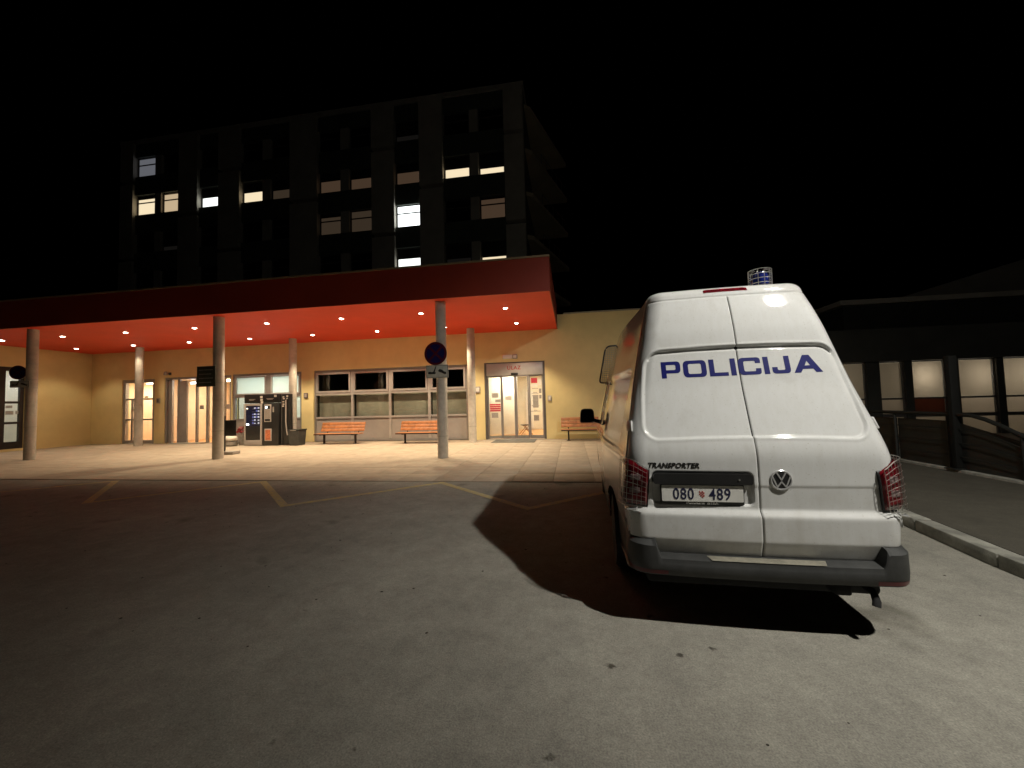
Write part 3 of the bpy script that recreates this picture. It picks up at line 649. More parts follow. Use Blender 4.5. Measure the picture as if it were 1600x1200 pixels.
# ------------------------------------------------------------------ vending machines, bin, stand, planters
YV = 14.2
r = empty('snack_machine', (-13.09, YV, .014)); tag(r, 'snack vending machine with blue-lit glass front and silver frame', 'vending machine', 'vending machines')
MB().box(-.42,.42,.04,.86,.02,1.76).obj('cabinet', M['black'], r, bevel=.01)
MB().box(-.42,-.34,0,.038,.24,1.74).box(.34,.42,0,.038,.24,1.74).box(-.34,.34,0,.038,1.66,1.74).obj('door_frame', M['alu_lt'], r, bevel=.004)
MB().box(-.42,.42,0,.038,.02,.238).obj('kick_panel', M['panel'], r, bevel=.006)
MB().box(-.34,.34,.002,.03,.24,.82).obj('delivery_flap', M['black'], r, bevel=.01)
MB().box(-.335,.335,.028,.036,.83,1.655).obj('display_back', mat('display_back', (.012,.013,.03), .5, var=.3, scale=6, emis=(.10,.13,.5), es=.03), r)  # faint blue glow put into the back panel for the display lighting
SN = [mat('snack_pack_white_glow', (.6,.62,.7), .5, var=.3, scale=30, emis=(.75,.80,1.0), es=.55), mat('snack_pack_blue_glow', (.08,.1,.35), .5, var=.3, scale=30, emis=(.2,.25,.9), es=.3)]  # packs emit light themselves, standing in for the display lighting
for k in range(6):
    z = .90 + .125*k
    MB().box(-.05,.31,.012,.027,z,z+.012).obj('display_shelf', M['steel'], r)
    for q in range(4):
        x0 = -.04+.088*q
        if random.random() < .85: MB().box(x0, x0+.06, .008, .026, z+.013, z+random.uniform(.05,.085)).obj('snack_pack', SN[0 if q%2 else 1], r)
pane_o = MB().box(-.335,.335,.003,.006,.83,1.655).obj('display_glass', M['glass'], r)
LED = emit('machine_led', (.85,.93,1.0), 6.0)
MB().box(-.31,-.20,.008,.02,.86,.92).obj('lit_lamp', LED, r); MB().box(-.31,-.25,.008,.02,1.53,1.57).obj('lit_lamp', emit('machine_led_warm',(1,.85,.6),4.0), r)
r = empty('coffee_machine', (-12.29, YV, .014)); tag(r, 'black coffee vending machine with keypad panel and orange cup hatch', 'vending machine', 'vending machines')
MB().box(-.37,.37,.02,.86,.02,1.76).obj('cabinet', M['black'], r, bevel=.012)
MB().box(-.27,.05,-.006,.018,.98,1.70).obj('keypad_panel', M['alu_lt'], r, bevel=.01)
MB().box(-.23,.01,-.012,-.007,1.13,1.48).obj('selection_grid', M['panel'], r)
for a in range(2):
    for b in range(7): MB().box(-.215+.115*a,-.115+.115*a,-.016,-.013,1.14+.048*b,1.175+.048*b).obj('button', M['grey_print'], r)
MB().box(-.23,.01,-.012,-.007,1.51,1.65).obj('screen_bezel', M['black'], r); MB().box(-.20,-.12,-.016,-.013,1.54,1.62).obj('screen', LED, r)
MB().box(-.23,.01,-.012,-.007,1.02,1.10).obj('coin_slot', M['black'], r)
MB().box(-.25,.07,-.006,.018,.20,.70).obj('hatch_frame', M['alu_lt'], r, bevel=.01)
MB().box(-.21,.03,-.012,-.007,.24,.66).obj('cup_hatch', mat('cup_hatch_orange', (.55,.17,.08), .4, var=.35, scale=9), r)
MB().box(.12,.17,-.004,.018,1.38,1.60).obj('card_reader', M['grey_print'], r)
r = empty('machine_surround', (-12.5, YV, .014)); tag(r, 'black header cabinet with white lettering above the two vending machines', 'cabinet')
MB().box(-1.02,.59,.03,.86,1.775,2.13).obj('header', M['black'], r, bevel=.008)
for a, b, w in ((-.80,1.93,.30),(-.78,1.895,.22),(.02,1.945,.34),(.05,1.91,.26)): MB().box(a, a+w, .024, .028, b-.012, b+.012).obj('printed_line', M['grey_print'], r)
for a, b in ((-.27,2.02),(-.26,1.90),(-.24,1.80),(.38,2.05)): MB().box(a, a+.11, .02, .028, b-.05, b+.04).obj('sticker', M['paper'], r)
r = empty('drinks_cooler', (-11.62, YV+.12, .014)); tag(r, 'narrow black machine with bent grey handle, partly behind the column', 'vending machine', 'vending machines')
MB().box(-.23,.10,.02,.22,.02,2.11).obj('cabinet', M['black'], r, bevel=.01); MB().box(-.255,-.232,0,.22,.02,2.11).obj('side_trim', M['alu_dk'], r)
MB().tube([(.06,-.02,1.94),(.02,-.03,1.92),(-.02,-.03,1.85),(-.02,-.03,.98),(.02,-.03,.62),(.06,-.03,.42)], .026, 10).obj('handle', M['panel'], r, smooth=True)
for k, (z, x) in enumerate(((2.03,.0),(2.0,-.18),(1.93,-.16),(1.80,-.18),(1.70,-.17),(1.62,-.19))): MB().box(x-.03,x+.05,.008,.018,z-.03,z+.02).obj('sticker', M['paper'], r)
r = empty('waste_bin', (-11.17, 14.36, .014)); tag(r, 'dark grey waste bin with a lid at the foot of the column', 'bin')
mb = MB()
for z, w in ((.0,.215),(.60,.25)): pass
mb.add([(-.215,-.2,0),(.215,-.2,0),(.215,.2,0),(-.215,.2,0),(-.25,-.24,.6),(.25,-.24,.6),(.25,.24,.6),(-.25,.24,.6)], [(0,3,2,1),(4,5,6,7),(0,1,5,4),(1,2,6,5),(2,3,7,6),(3,0,4,7)])
mb.obj('body', mat('bin_plastic', (.045,.047,.045), .5, var=.2), r, bevel=.03)
MB().box(-.265,.265,-.255,.255,.60,.655).obj('lid', M['black'], r, bevel=.02); MB().box(-.12,.14,-.262,-.257,.60,.63).obj('handle', M['panel'], r)
# sign stand beside the second front column
r = empty('sign_stand', (-11.68, 11.7, .014), R(8)); tag(r, 'black board on a post with a flat concrete foot beside the front column', 'sign stand')
MB().box(-.32,.26,-.20,.16,0,.10).obj('foot', M['pot'], r, bevel=.012); MB().tube([(-.18,0,.10),(-.18,0,1.26)], .035, 10).obj('post', M['black'], r)
MB().box(-.14,.235,-.03,.0,.62,1.17).obj('board', M['black'], r, bevel=.012); MB().lathe([(.04,0),(.045,.03),(.02,.06)], (-.18,0,1.26), 12).obj('post_cap', M['black'], r)
# planters with red flowers, white bag
def planter(x, y, lab, sc):
    p = empty('planter', (x, y, .014)); tag(p, lab, 'planter', 'grey planters with red flowers'); 
    MB().lathe([(.15*sc,0),(.17*sc,.1),(.19*sc,.46),(.205*sc,.47),(.205*sc,.50),(.17*sc,.49)], (0,0,0), 24).obj('pot', M['pot'], p, smooth=True)
    fl = MB()
    for k in range(170):
        u = Vector((random.gauss(0,1), random.gauss(0,1), abs(random.gauss(0,1))*.9)).normalized()*random.uniform(.6,1)
        c = Vector((u.x*.25*sc, u.y*.25*sc, .52+u.z*.30)); a = Vector((random.gauss(0,1),random.gauss(0,1),random.gauss(0,1))).normalized(); b = a.cross(Vector((.3,.5,.8))).normalized(); s = .045
        fl.add([c+a*s, c+b*s, c-a*s, c-b*s], [(0,1,2,3)])
    tag(fl.obj('blossom', M['flower'], p), kind='stuff')
planter(-14.05, 14.75, 'grey pot with a round mass of red flowers left of the snack machine', 1.0)
planter(-15.15, 14.85, 'grey pot with red flowers mostly hidden behind the black sign stand', 1.0)
mb = MB(); n = 14
vs = []; fs = []
for i in range(8):
    t = i/7; 
    for k in range(n):
        a = 2*math.pi*k/n; rr = (.24*math.sin(math.pi*(.12+.80*t))**.6)*(1+random.uniform(-.10,.10)); vs.append((rr*1.15*math.cos(a), rr*.8*math.sin(a), .02+.28*t+random.uniform(-.015,.015)))
for i in range(7):
    for k in range(n): fs.append((i*n+k, i*n+(k+1)%n, (i+1)*n+(k+1)%n, (i+1)*n+k))
fs.append(tuple(range(n-1,-1,-1))); fs.append(tuple(7*n+k for k in range(n)))
bg = mb.add(vs, fs).obj('plastic_bag', M['bag'], smooth=True); bg.location = (-14.2, 14.28, .16); tag(bg, 'crumpled white plastic bag in a low dish in front of the planters', 'bag')
dsh = MB().lathe([(.20,0),(.26,.05),(.27,.17),(.25,.17),(.22,.06),(.01,.05)], (0,0,0), 20).obj('dish', M['pot'], smooth=True); dsh.location = (-14.2,14.28,.022); tag(dsh, 'low grey dish under the white plastic bag', 'dish')
r = MB().box(-.83,.83,-.56,.56,0,.014).obj('door_mat', M['matt'], bevel=.004); r.location = (-2.24, 14.95, .016); tag(r, 'flat dark grey mat before the lit glass entrance', 'door mat')

# ------------------------------------------------------------------ hospital tower behind
YT = 30.0
TW = empty('tower_block', (-20, YT, 0)); tag(TW, 'tall dark hospital block with a few lit windows behind the canopy', 'building')
def tw(mb, name, m, parent=None, **k): return at_parent(TW, -20, YT, 0, mb).obj(name, m, parent or TW, **k)
TX0, TX1, TZ = -42.0, -3.1, 27.5
tw(MB().box(TX0, TX1, YT+.45, YT+12, 0, TZ-.3), 'wall', M['tower'])
tw(MB().box(TX0-.2, TX1+.1, YT-.05, YT+12.2, TZ-.298, TZ+.1), 'roof', M['tower_p'])
wx = [(-40.5,-38.4),(-37.6,-35.55),(-33.4,-31.3),(-29.0,-26.95),(-26.05,-24.05),(-21.3,-19.3),(-18.4,-16.3),(-14.15,-12.0),(-9.85,-7.68),(-6.85,-4.75)]
wide = [(TX0,-40.55),(-35.5,-33.45),(-31.25,-29.05),(-24.0,-21.35),(-16.25,-14.2),(-11.95,-9.9),(-4.7,TX1)]
narrow = [(-38.35,-37.65),(-26.9,-26.1),(-19.25,-18.45),(-7.63,-6.9)]
rows = [9.13+3.72*k for k in range(5)]      # sills
for k, z in enumerate(rows):
    for i, (a, b) in enumerate(zip([TX0]+[w[1] for w in wide[1:-1]] , [w[0] for w in wide[1:]])):
        pass
    for i in range(len(wide)-1):
        a, b = wide[i][1]+.003, wide[i+1][0]-.003
        lo = rows[k-1]+1.903 if k else 4.6
        tw(MB().box(a, b, YT+.10+.05*((i+k)%2), YT+.448, lo, z-.003), 'spandrel', M['tower_band'])
        if k == 4: tw(MB().box(a, b, YT+.10, YT+.448, z+1.903, TZ-.303), 'spandrel', M['tower_band'])
    for i, (a, b) in enumerate(narrow):
        tw(MB().box(a, b, YT+.12, YT+.446, z, z+1.90), 'pier', M['tower_p'])
for i, (a, b) in enumerate(wide):
    st = i % 2
    zz0 = 4.6
    cuts = [4.6] + [rows[k]-.45 for k in range(5) if k % 2 == st and k > 0] + [TZ-.305]
    for c0, c1 in zip(cuts, cuts[1:]): tw(MB().box(a, b, YT-.12, YT+.444, c0, c1-.35 if c1 < TZ-.4 else c1), 'pier', M['tower_p'])
def lit(name, c, s): return emit(name, c, s)
LT = dict(cream=lit('lit_window_cream',(1.0,.83,.55),.95), cream2=lit('lit_window_soft_cream',(1.0,.76,.47),.55), white=lit('lit_window_white',(.95,1.0,.95),1.6), bright=lit('lit_window_bright',(.93,1.0,1.0),3.2),
          dim=lit('lit_window_dim',(1.0,.70,.45),.036), brown=lit('lit_window_brown',(1.0,.62,.38),.055), grey=lit('lit_window_grey',(.85,.88,1.0),.13), faint=lit('lit_window_faint',(.9,.8,.7),.006))
litw = {(4,0):('grey',1.75),(3,0):('cream',1.5),(3,1):('cream2',1.7),(3,2):('white',.9),(3,3):('cream',.9),(3,4):('dim',.8),(3,5):('brown',1.05),(3,6):('brown',.95),(3,7):('brown',1.0),(3,8):('cream',.78),(3,9):('cream',.52),
        (2,5):('dim',1.5),(2,6):('dim',1.85),(2,7):('bright',1.85),(2,9):('brown',1.6),(1,7):('white',.95),(1,8):('faint',.6),(1,9):('cream',.5),(2,1):('faint',.4),(4,7):('faint',.5)}
for k, z in enumerate(rows):
    for c, (a, b) in enumerate(wx):
        fr = tw(frame_rect(a, b, z, z+1.90, .07, YT+.30, YT+.40), 'window', M['alu_dk'])
        spec = litw.get((k, c)); m_ = M['win_dk']; h = 1.76
        if spec: m_ = LT[spec[0]]; h = min(1.76, spec[1])
        zb = z+.07; tr = z+1.22
        if h > 1.25:
            tw(MB().box(a+.07, b-.07, YT+.31, YT+.39, tr-.05, tr+.05), 'transom', M['alu_dk'], fr)
            tw(MB().box(a+.07, b-.07, YT+.36, YT+.37, zb, tr-.05), 'pane', m_, fr); tw(MB().box(a+.07, b-.07, YT+.36, YT+.37, tr+.05, zb+h), 'pane', m_, fr)
        else:
            tw(MB().box(a+.07, b-.07, YT+.36, YT+.37, zb, zb+h), 'pane', m_, fr)
        if h < 1.70: tw(MB().box(a+.07, b-.07, YT+.345, YT+.38, zb+h+.001, z+1.83), 'blind', M['blind'], fr)
# flaring balcony slabs on the right flank
for k, z in enumerate((26.1, 22.3, 18.6, 14.95, 11.3)):
    tw(MB().prism([(TX1+.005, YT+1.0),(TX1+.5, YT+1.4),(.28, YT+9.8),(.28, YT+10.0),(TX1+.005, YT+10.0)], z, z+.35), 'balcony_slab', M['tower_slab'])
    for q in range(5):
        t = .25+.15*q; xx = lerp(TX1+.45, .18, t); yy = lerp(YT+1.6, YT+9.8, t)
        if z > 25: continue
        tw(MB().tube([(xx,yy,z+.35),(xx,yy,z+1.4)], .03, 6), 'balcony_post', M['steel'])
    if z < 25: tw(MB().tube([(lerp(TX1+.45,.18,.25),lerp(YT+1.6,YT+9.8,.25),z+1.4),(.1,YT+9.6,z+1.4)], .03, 6), 'balcony_rail', M['steel'])

# ------------------------------------------------------------------ annex on the right with backlit blinds
AY = 16.0
AN = empty('annex_building', (14, AY, 0)); tag(AN, 'low dark building on the right with backlit blinds behind its window wall', 'building')
def an(mb, name, m, parent=None, **k): return at_parent(AN, 14, AY, 0, mb).obj(name, m, parent or AN, **k)
ax = [9.2, 10.55, 11.1, 12.05, 13.42, 14.92, 16.3, 17.8, 19.3]
bays = [(9.35,10.75),(11.18,11.98),(12.22,13.30),(13.66,14.80),(15.02,16.5),(16.75,18.2),(18.45,20.0)]
an(MB().box(8.6, 22, AY-.1, AY+.1, -1.5, -.3), 'base_wall', M['rbuild']); an(MB().box(8.6, 22, AY-.25, AY+.1, 2.66, 3.85), 'fascia', M['rbuild'])
an(MB().box(8.6, 22, AY+.102, AY+3.4, 2.75, 2.85), 'roof', M['rbuild'])
prev = 8.6
for a, b in bays:
    an(MB().box(prev, a, AY-.1, AY+.12, -.3, 2.655), 'pier', M['rbuild']); prev = b
an(MB().box(prev, 22, AY-.1, AY+.12, -.3, 2.655), 'pier', M['rbuild'])
for i, (a, b) in enumerate(bays):
    w = an(frame_rect(a, b, -.3, 2.65, .03, AY-.02, AY+.03), 'window', M['alu_dk'])
    an(MB().box(a+.03, b-.03, AY-.03, AY+.04, 1.26, 1.33), 'transom', M['alu_dk'], w); an(MB().box(a+.03, b-.03, AY-.03, AY+.04, .62, .74), 'transom', M['alu_dk'], w)
    an(MB().box(a+.04, b-.04, AY+.045, AY+.055, 1.34, 2.60), 'blind', M['rblind'], w)
    an(MB().box(a+.03, b-.03, AY+.045, AY+.055, .74, 1.26), 'lower_pane', M['rblind2'] if i == 2 else M['rblind'], w)
    an(MB().box(a+.03, b-.03, AY+.045, AY+.055, -.26, .62), 'lower_pane', M['rblind'], w)
    an(MB().box(a+.03, b-.03, AY-.004, AY+.002, 1.33, 2.61), 'pane', M['glass'], w)
an(MB().box(8.6, 22, AY+2.2, AY+2.3, -1.5, 2.75), 'back_wall', M['cream']); an(MB().box(8.6, 22, AY+.13, AY+2.2, -.45, -.35), 'room_floor', M['panel'])
for x, p, y_ in ((10.0,14,1.2),(12.70,17,.6),(14.55,18,.75),(16.0,16,.7),(18.6,20,1.0)):
    L = bpy.data.lights.new('room_lamp_light', 'POINT'); L.energy = p*1.5; L.color = (1.0,.88,.74); L.shadow_soft_size = .10
    lo = bpy.data.objects.new('room_lamp_light', L); COL.objects.link(lo); lo.parent = AN; lo.location = (x-14, y_, 2.1 if p < 28 else 1.9)
    an(MB().lathe([(.02,.62),(.05,.60),(.10,.45),(.11,.30),(.02,.29)], (x, AY+y_, 1.95), 12), 'room_lamp', M['lamp_white'], smooth=True)
# upper block of the annex, set back
U = empty('annex_upper_block', (14, 22, 0)); tag(U, 'dark set-back upper storey with a sloping roofline behind the annex', 'building')
MB().box(.0, 18, 0, 9, 0, 6.0).obj('wall', M['rbuild'], U); MB().box(-.3, 18, -.3, 9.2, 6.0, 6.25).obj('roof', M['tower_p'], U)
MB().add([(2.5,-.1,6.25),(18,-.1,6.25),(18,9,6.25),(2.5,9,6.25),(10,-.1,8.4),(18,-.1,9.2),(18,9,9.2),(10,9,8.4)], [(0,3,2,1),(4,5,6,7),(0,1,5,4),(1,2,6,5),(2,3,7,6),(3,0,4,7)]).obj('pitched_roof', M['tower'], U)

# fence along the footpath with a railing that drops towards the street
FE = empty('path_fence', (6.7, 8, .12)); tag(FE, 'dark metal fence along the footpath with a handrail dropping to the right', 'fence')
def fe(mb, name, m, parent=None, **k): return at_parent(FE, 6.7, 8, .12, mb).obj(name, m, parent or FE, **k)
def rail_z(y): 
    t = min(1, max(0, (y-6.3)/(7.75-6.3))); t = t*t*(3-2*t); return .66 + .46*t
pts = [(6.68, y, rail_z(y)) for y in np.linspace(4.5, 15, 48)]
fe(MB().tube(pts, .035, 8), 'handrail', M['fence'], smooth=True)
for y in np.arange(4.6, 15, 1.15): fe(MB().tube([(6.68,y,.12),(6.68,y,rail_z(y)-.02)], .025, 8), 'post', M['fence'], smooth=True)
for k in range(1, 4): fe(MB().tube([(x_, y_, .14+(z_-.16)*k/4) for x_, y_, z_ in pts], .008, 6), 'rail', M['fence'])
for i in range(9):
    y0 = 4.62+1.15*i; y1 = y0+1.11
    mb = MB()
    if i in (0,1,2,3,4,5,6,7,8):
        mb.add([(6.72,y0,.16),(6.72,y1,.16),(6.74,y1,.16),(6.74,y0,.16),(6.72,y0,rail_z(y0)-.12),(6.72,y1,rail_z(y1)-.12),(6.74,y1,rail_z(y1)-.12),(6.74,y0,rail_z(y0)-.12)], [(0,3,2,1),(4,5,6,7),(0,1,5,4),(1,2,6,5),(2,3,7,6),(3,0,4,7)])
        fe(mb, 'infill_panel', M['fence'])
ps = empty('steel_post', (6.68, 7.92, .16)); tag(ps, 'tall dark steel post rising from the path edging in front of the annex', 'post')
MB().box(-.065,.065,-.05,.05,0,2.0).obj('shaft', M['post_dk'], ps, bevel=.01); MB().box(-.14,.14,-.10,.10,0,.02).obj('base_plate', M['fence'], ps)

# ------------------------------------------------------------------ street lamp over the footpath (just out of frame)
SL = empty('street_lamp', (4.75, .5, .118)); tag(SL, 'tall grey street lamp on the footpath, its lit head over the kerb', 'street lamp')
MB().tube([(0,0,0),(0,0,.9),(0,0,.95),(0,0,6.25)], [.08,.08,.06,.04], 12).obj('pole', M['steel'], SL, smooth=True)
MB().tube([(0,0,6.2),(-.12,0,6.42),(-.42,.2,6.46)], .03, 10).obj('arm', M['steel'], SL, smooth=True)
MB().box(-1.02,-.40,.06,.34,6.44,6.54).obj('head', M['alu_dk'], SL, bevel=.03)
MB().box(-.90,-.60,.11,.29,6.425,6.437).obj('diffuser', emit('street_lamp_diffuser', (1.0,.94,.82), 220.0), SL)
L = bpy.data.lights.new('street_lamp_light', 'SPOT'); L.energy = LAMP_POWER; L.color = (1.0, .965, .89); L.shadow_soft_size = .07; L.spot_size = R(100); L.spot_blend = .75
lo = bpy.data.objects.new('street_lamp_light', L); COL.objects.link(lo); lo.location = LAMP_POS - Vector((0,0,.12))
lo.rotation_euler = (Vector((2.8, 6.3, 0)) - LAMP_POS).to_track_quat('-Z', 'Y').to_euler(); lo.parent = SL; lo.location = LAMP_POS - Vector((0,0,.12)) - SL.location
L2 = bpy.data.lights.new('added_fill_light', 'POINT'); L2.energy = FILL_POWER; L2.color = (1.0, .95, .84); L2.shadow_soft_size = .07  # added omni fill set in the lamp head to brighten the dark tower
l2 = bpy.data.objects.new('added_fill_light', L2); COL.objects.link(l2); l2.parent = SL; l2.location = lo.location

# ------------------------------------------------------------------ police van
VAN = empty('police_van', (1.21, 2.78, 0), R(-2.2)); tag(VAN, 'white high-roof police van with POLICIJA across its rear doors', 'van')
_z = np.arange(.20, 2.46, .002)
def smooth_tab(zs, vs, k):
    v = np.interp(_z, zs, vs); w = np.hanning(2*k+1); w /= w.sum(); return np.convolve(np.pad(v, k, mode='edge'), w, mode='valid')
PROF = smooth_tab([.2,.46,.580,.592,.74,.757,.793,.80,1.03,1.15,1.22,1.406,1.632,1.845,2.05,2.2,2.36,2.46], [.05,.022,-.014,-.018,-.020,-.018,.012,.014,.010,.012,.030,.105,.192,.252,.298,.348,.418,.46], 4)
PROF2 = smooth_tab([.2,.46,.60,.78,1.03,1.15,1.22,1.406,1.632,1.845,2.05,2.2,2.36,2.46], [.03,.012,-.012,.0,.010,.012,.030,.105,.192,.252,.298,.348,.418,.46], 40)
PROF = np.where(_z > .95, PROF2, PROF)
WID = smooth_tab([.2,.45,.6,.8,1.0,1.116,1.35,1.58,1.86,2.1,2.35,2.46], [.78,.825,.838,.848,.846,.838,.800,.755,.700,.645,.585,.56], 30)
FRONT = smooth_tab([.2,.4,.6,.8,.95,1.10,1.20,1.95,2.2,2.46], [4.50,4.60,4.66,4.62,4.50,4.15,3.95,3.25,2.95,2.4], 20)
prof = lambda z: float(np.interp(z, _z, PROF)); wid = lambda z: float(np.interp(z, _z, WID)); front = lambda z: float(np.interp(z, _z, FRONT))
def sm(t): t = min(1, max(0, t)); return t*t*(3-2*t)
RC = .125; BOW = .03
def surf(s, z):
    """point on the van skin: s runs from the rear centre round the right corner and along the right side"""
    sg = 1 if s >= 0 else -1; s = abs(s); w = wid(z); x0 = w - RC; p = prof(z)
    if s <= x0: x = s; y = p + BOW*(x/w)**2
    elif s <= x0 + RC*math.pi/2:
        a = (s-x0)/RC; x = x0 + RC*math.sin(a); y = p + BOW*(x/w)**2 + RC*(1-math.cos(a))
    else:
        t = s - x0 - RC*math.pi/2; y = p + BOW + RC + t; x = w*(1 + .12*sm(t/1.6))
    return Vector((sg*x, y, z))
def normal(s, z):
    e = .004; a = surf(s+e, z) - surf(s-e, z); b = surf(s, z+e) - surf(s, z-e); n = a.cross(b).normalized()
    if n.dot(Vector((n.x, -1, 0)) if abs(s) < .7 else Vector((1 if s > 0 else -1, -.3, 0))) < 0: n = -n
    return n
def on_skin(s, z, off): return surf(s, z) + normal(s, z)*off
s_edge = lambda z: wid(z) - RC + RC*1.25      # where the doors end, most of the way round the corner

# -- shell
mb = MB(); ZB, ZTOP, RR = .36, 2.345, .075
levels = list(np.arange(ZB, ZTOP, .03)) + [ZTOP] + [ZTOP + RR*math.sin(a) for a in np.linspace(.25, 1.45, 6)]
NS = [('r', t) for t in np.linspace(0, 1, 14)] + [('c', t) for t in np.linspace(.08, 1, 9)] + [('s', t) for t in np.linspace(.01, 1, 130)] + [('k', t) for t in np.linspace(.1, 1, 10)] + [('f', t) for t in np.linspace(.15, 1, 7)]
RF = .22; rows_v = []; vs = []
wheel_y = (.98, 3.78); wheel_z = .33; ARCH = .395
for z in levels:
    ins = 0
    zz_ = z
    if z > ZTOP: q = (z-ZTOP)/RR; ins = RR*(1-math.sqrt(max(0, 1-q*q))); zz_ = ZTOP + (z-ZTOP)*.3
    w = wid(zz_); row = []
    xf = w*1.12; yfz = front(zz_) - ins
    y_start = prof(zz_) + BOW + RC
    for kind, t in NS:
        if kind == 'r':
            x = t*(w-RC); y = prof(zz_) + BOW*(x/w)**2 + (.022 if z <= ZTOP-.012 else 0); p = Vector((x, y + ins, z))
            if ins: p.x = x*(w-RC-ins*.3)/(w-RC)
        elif kind == 'c':
            a = t*math.pi/2; x = w-RC + (RC)*math.sin(a); y = prof(zz_) + BOW*(x/w)**2 + RC*(1-math.cos(a)); d = (.022 if a < 1.25 and z <= ZTOP-.012 else 0)
            p = Vector((x - math.sin(a)*(d+ins), y + math.cos(a)*(d+ins), z))
        elif kind == 's':
            y = lerp(y_start, yfz-RF, t); x = w*(1+.12*sm((y-y_start)/1.6)) - ins
            if ins == 0:
                # pressed panel on the side, waist crease
                inn = min(y-.55, 2.55-y, z-1.19, 1.80-z); x -= .014*sm(inn/.03)
                x += .010*sm(1-abs(z-1.08)/.05)
            p = Vector((x, y, z))
        elif kind == 'k':
            a = t*math.pi/2; p = Vector((xf-RF+RF*math.cos(a)-ins, yfz-RF+RF*math.sin(a), z))
        else: p = Vector(((xf-RF-ins)*(1-t), yfz + .05*math.sin(t*math.pi/2), z))
        row.append(p)
    rows_v.append(row)
nS = len(NS)
for row in rows_v: vs += row + [Vector((-p.x, p.y, p.z)) for p in row]
fs = []; mi = []
def in_arch(p): return min(math.hypot(p.y-wy, p.z-wheel_z) for wy in wheel_y) < ARCH
for i in range(len(levels)-1):
    for side in (0, 1):
        for k in range(nS-1):
            a = i*2*nS + side*nS + k; b = a+1; c = b + 2*nS; d = a + 2*nS
            cen = (vs[a]+vs[b]+vs[c]+vs[d])/4
            if in_arch(cen) and NS[k][0] == 's': continue
            fs.append((a, b, c, d) if side == 0 else (d, c, b, a))
# snap the arch rims to a circle
for v in vs:
    if abs(v.x) > .6:
        for wy in wheel_y:
            d_ = math.hypot(v.y-wy, v.z-wheel_z)
            if ARCH-.035 < d_ < ARCH+.028: v.y = wy + (v.y-wy)*ARCH/d_; v.z = max(ZB, wheel_z + (v.z-wheel_z)*ARCH/d_)
mb.add(vs, fs)
base = (len(levels)-1)*2*nS
loop = [base+k for k in range(nS)] + [base+nS+k for k in range(nS-2, 0, -1)]
cvy = 1.4; cv = len(mb.v); mb.v.append((0, cvy, ZTOP+RR+.022))
for a, b in zip(loop, loop[1:]+loop[:1]): mb.f.append((a, b, cv)); mb.m.append(0)
body = mb.obj('body', M['paint_w'], VAN, smooth=True, angle=50)
# underside and arches
MB().box(-.72,.72,.10,4.45,.24,.42).obj('underbody', M['dark'], VAN, bevel=.03)
for sx in (-1, 1):
    for wy in wheel_y:
        n = 20; vs = []; fs = []
        for k in range(n+1):
            a = math.pi*k/n*1.0; yy = wy + (ARCH+.005)*math.cos(a); zz_ = max(.2, wheel_z + (ARCH+.005)*math.sin(a)); vs += [(sx*.60, yy, zz_), (sx*.90, yy, zz_)]
        for k in range(n): fs.append((2*k, 2*k+1, 2*k+3, 2*k+2))
        MB().add(vs, fs).obj('wheel_arch', M['dark'], VAN)
for sx in (-1, 1):
    for wy in wheel_y:
        wo = MB().lathe([(.20,-.10),(.305,-.105),(.328,-.08),(.332,0),(.328,.08),(.305,.105),(.20,.10)], (sx*.785, wy, .332), 40, axis='x').obj('wheel', M['rubber'], VAN, smooth=True)
        MB().lathe([(.205,.0),(.205,.09),(.19,.10),(.16,.075),(.06,.07),(.05,.085),(.005,.09)] if sx > 0 else [(.205,.0),(.205,-.09),(.19,-.10),(.16,-.075),(.06,-.07),(.05,-.085),(.005,-.09)], (sx*.785, wy, .332), 32, axis='x').obj('rim', M['steel'], wo, smooth=True)

# -- rear doors: fine skins with a pressed blank window and the plate recess
def rrect_sdf(x, z, x0, x1, z0, z1, r):
    cx_, cz_ = (x0+x1)/2, (z0+z1)/2; dx = abs(x-cx_)-(x1-x0)/2+r; dz = abs(z-cz_)-(z1-z0)/2+r
    return math.hypot(max(dx,0), max(dz,0)) + min(max(dx,dz),0) - r
def win_sdf(x, z):
    # blank window: tapered sides following the body, rounded corners
    t = (z-1.265)/(1.90-1.265); hw = lerp(.715, .650, t) - .012*(2*t-1)**2
    return rrect_sdf(x*.70/hw, z + .02*(x/.7)**2 - .01, -.70, .70, 1.262, 1.912, .11)
def door_off(x, z, s):
    o = 0.0
    d = win_sdf(x, z)
    o -= .015*sm((.003-d)/.013)                       # recessed blank pane
    if z > 1.85: o -= .014*sm((.003-d)/.008)*sm((d+.026)/.012)   # deeper groove along the top
    o += .003*sm(1-abs(d-.012)/.012)                  # rolled lip round it
    if x < .0:
        d = rrect_sdf(x, z, -.672, -.035, .818, 1.035, .035); o -= .042*sm((.006-d)/.022)
    return o
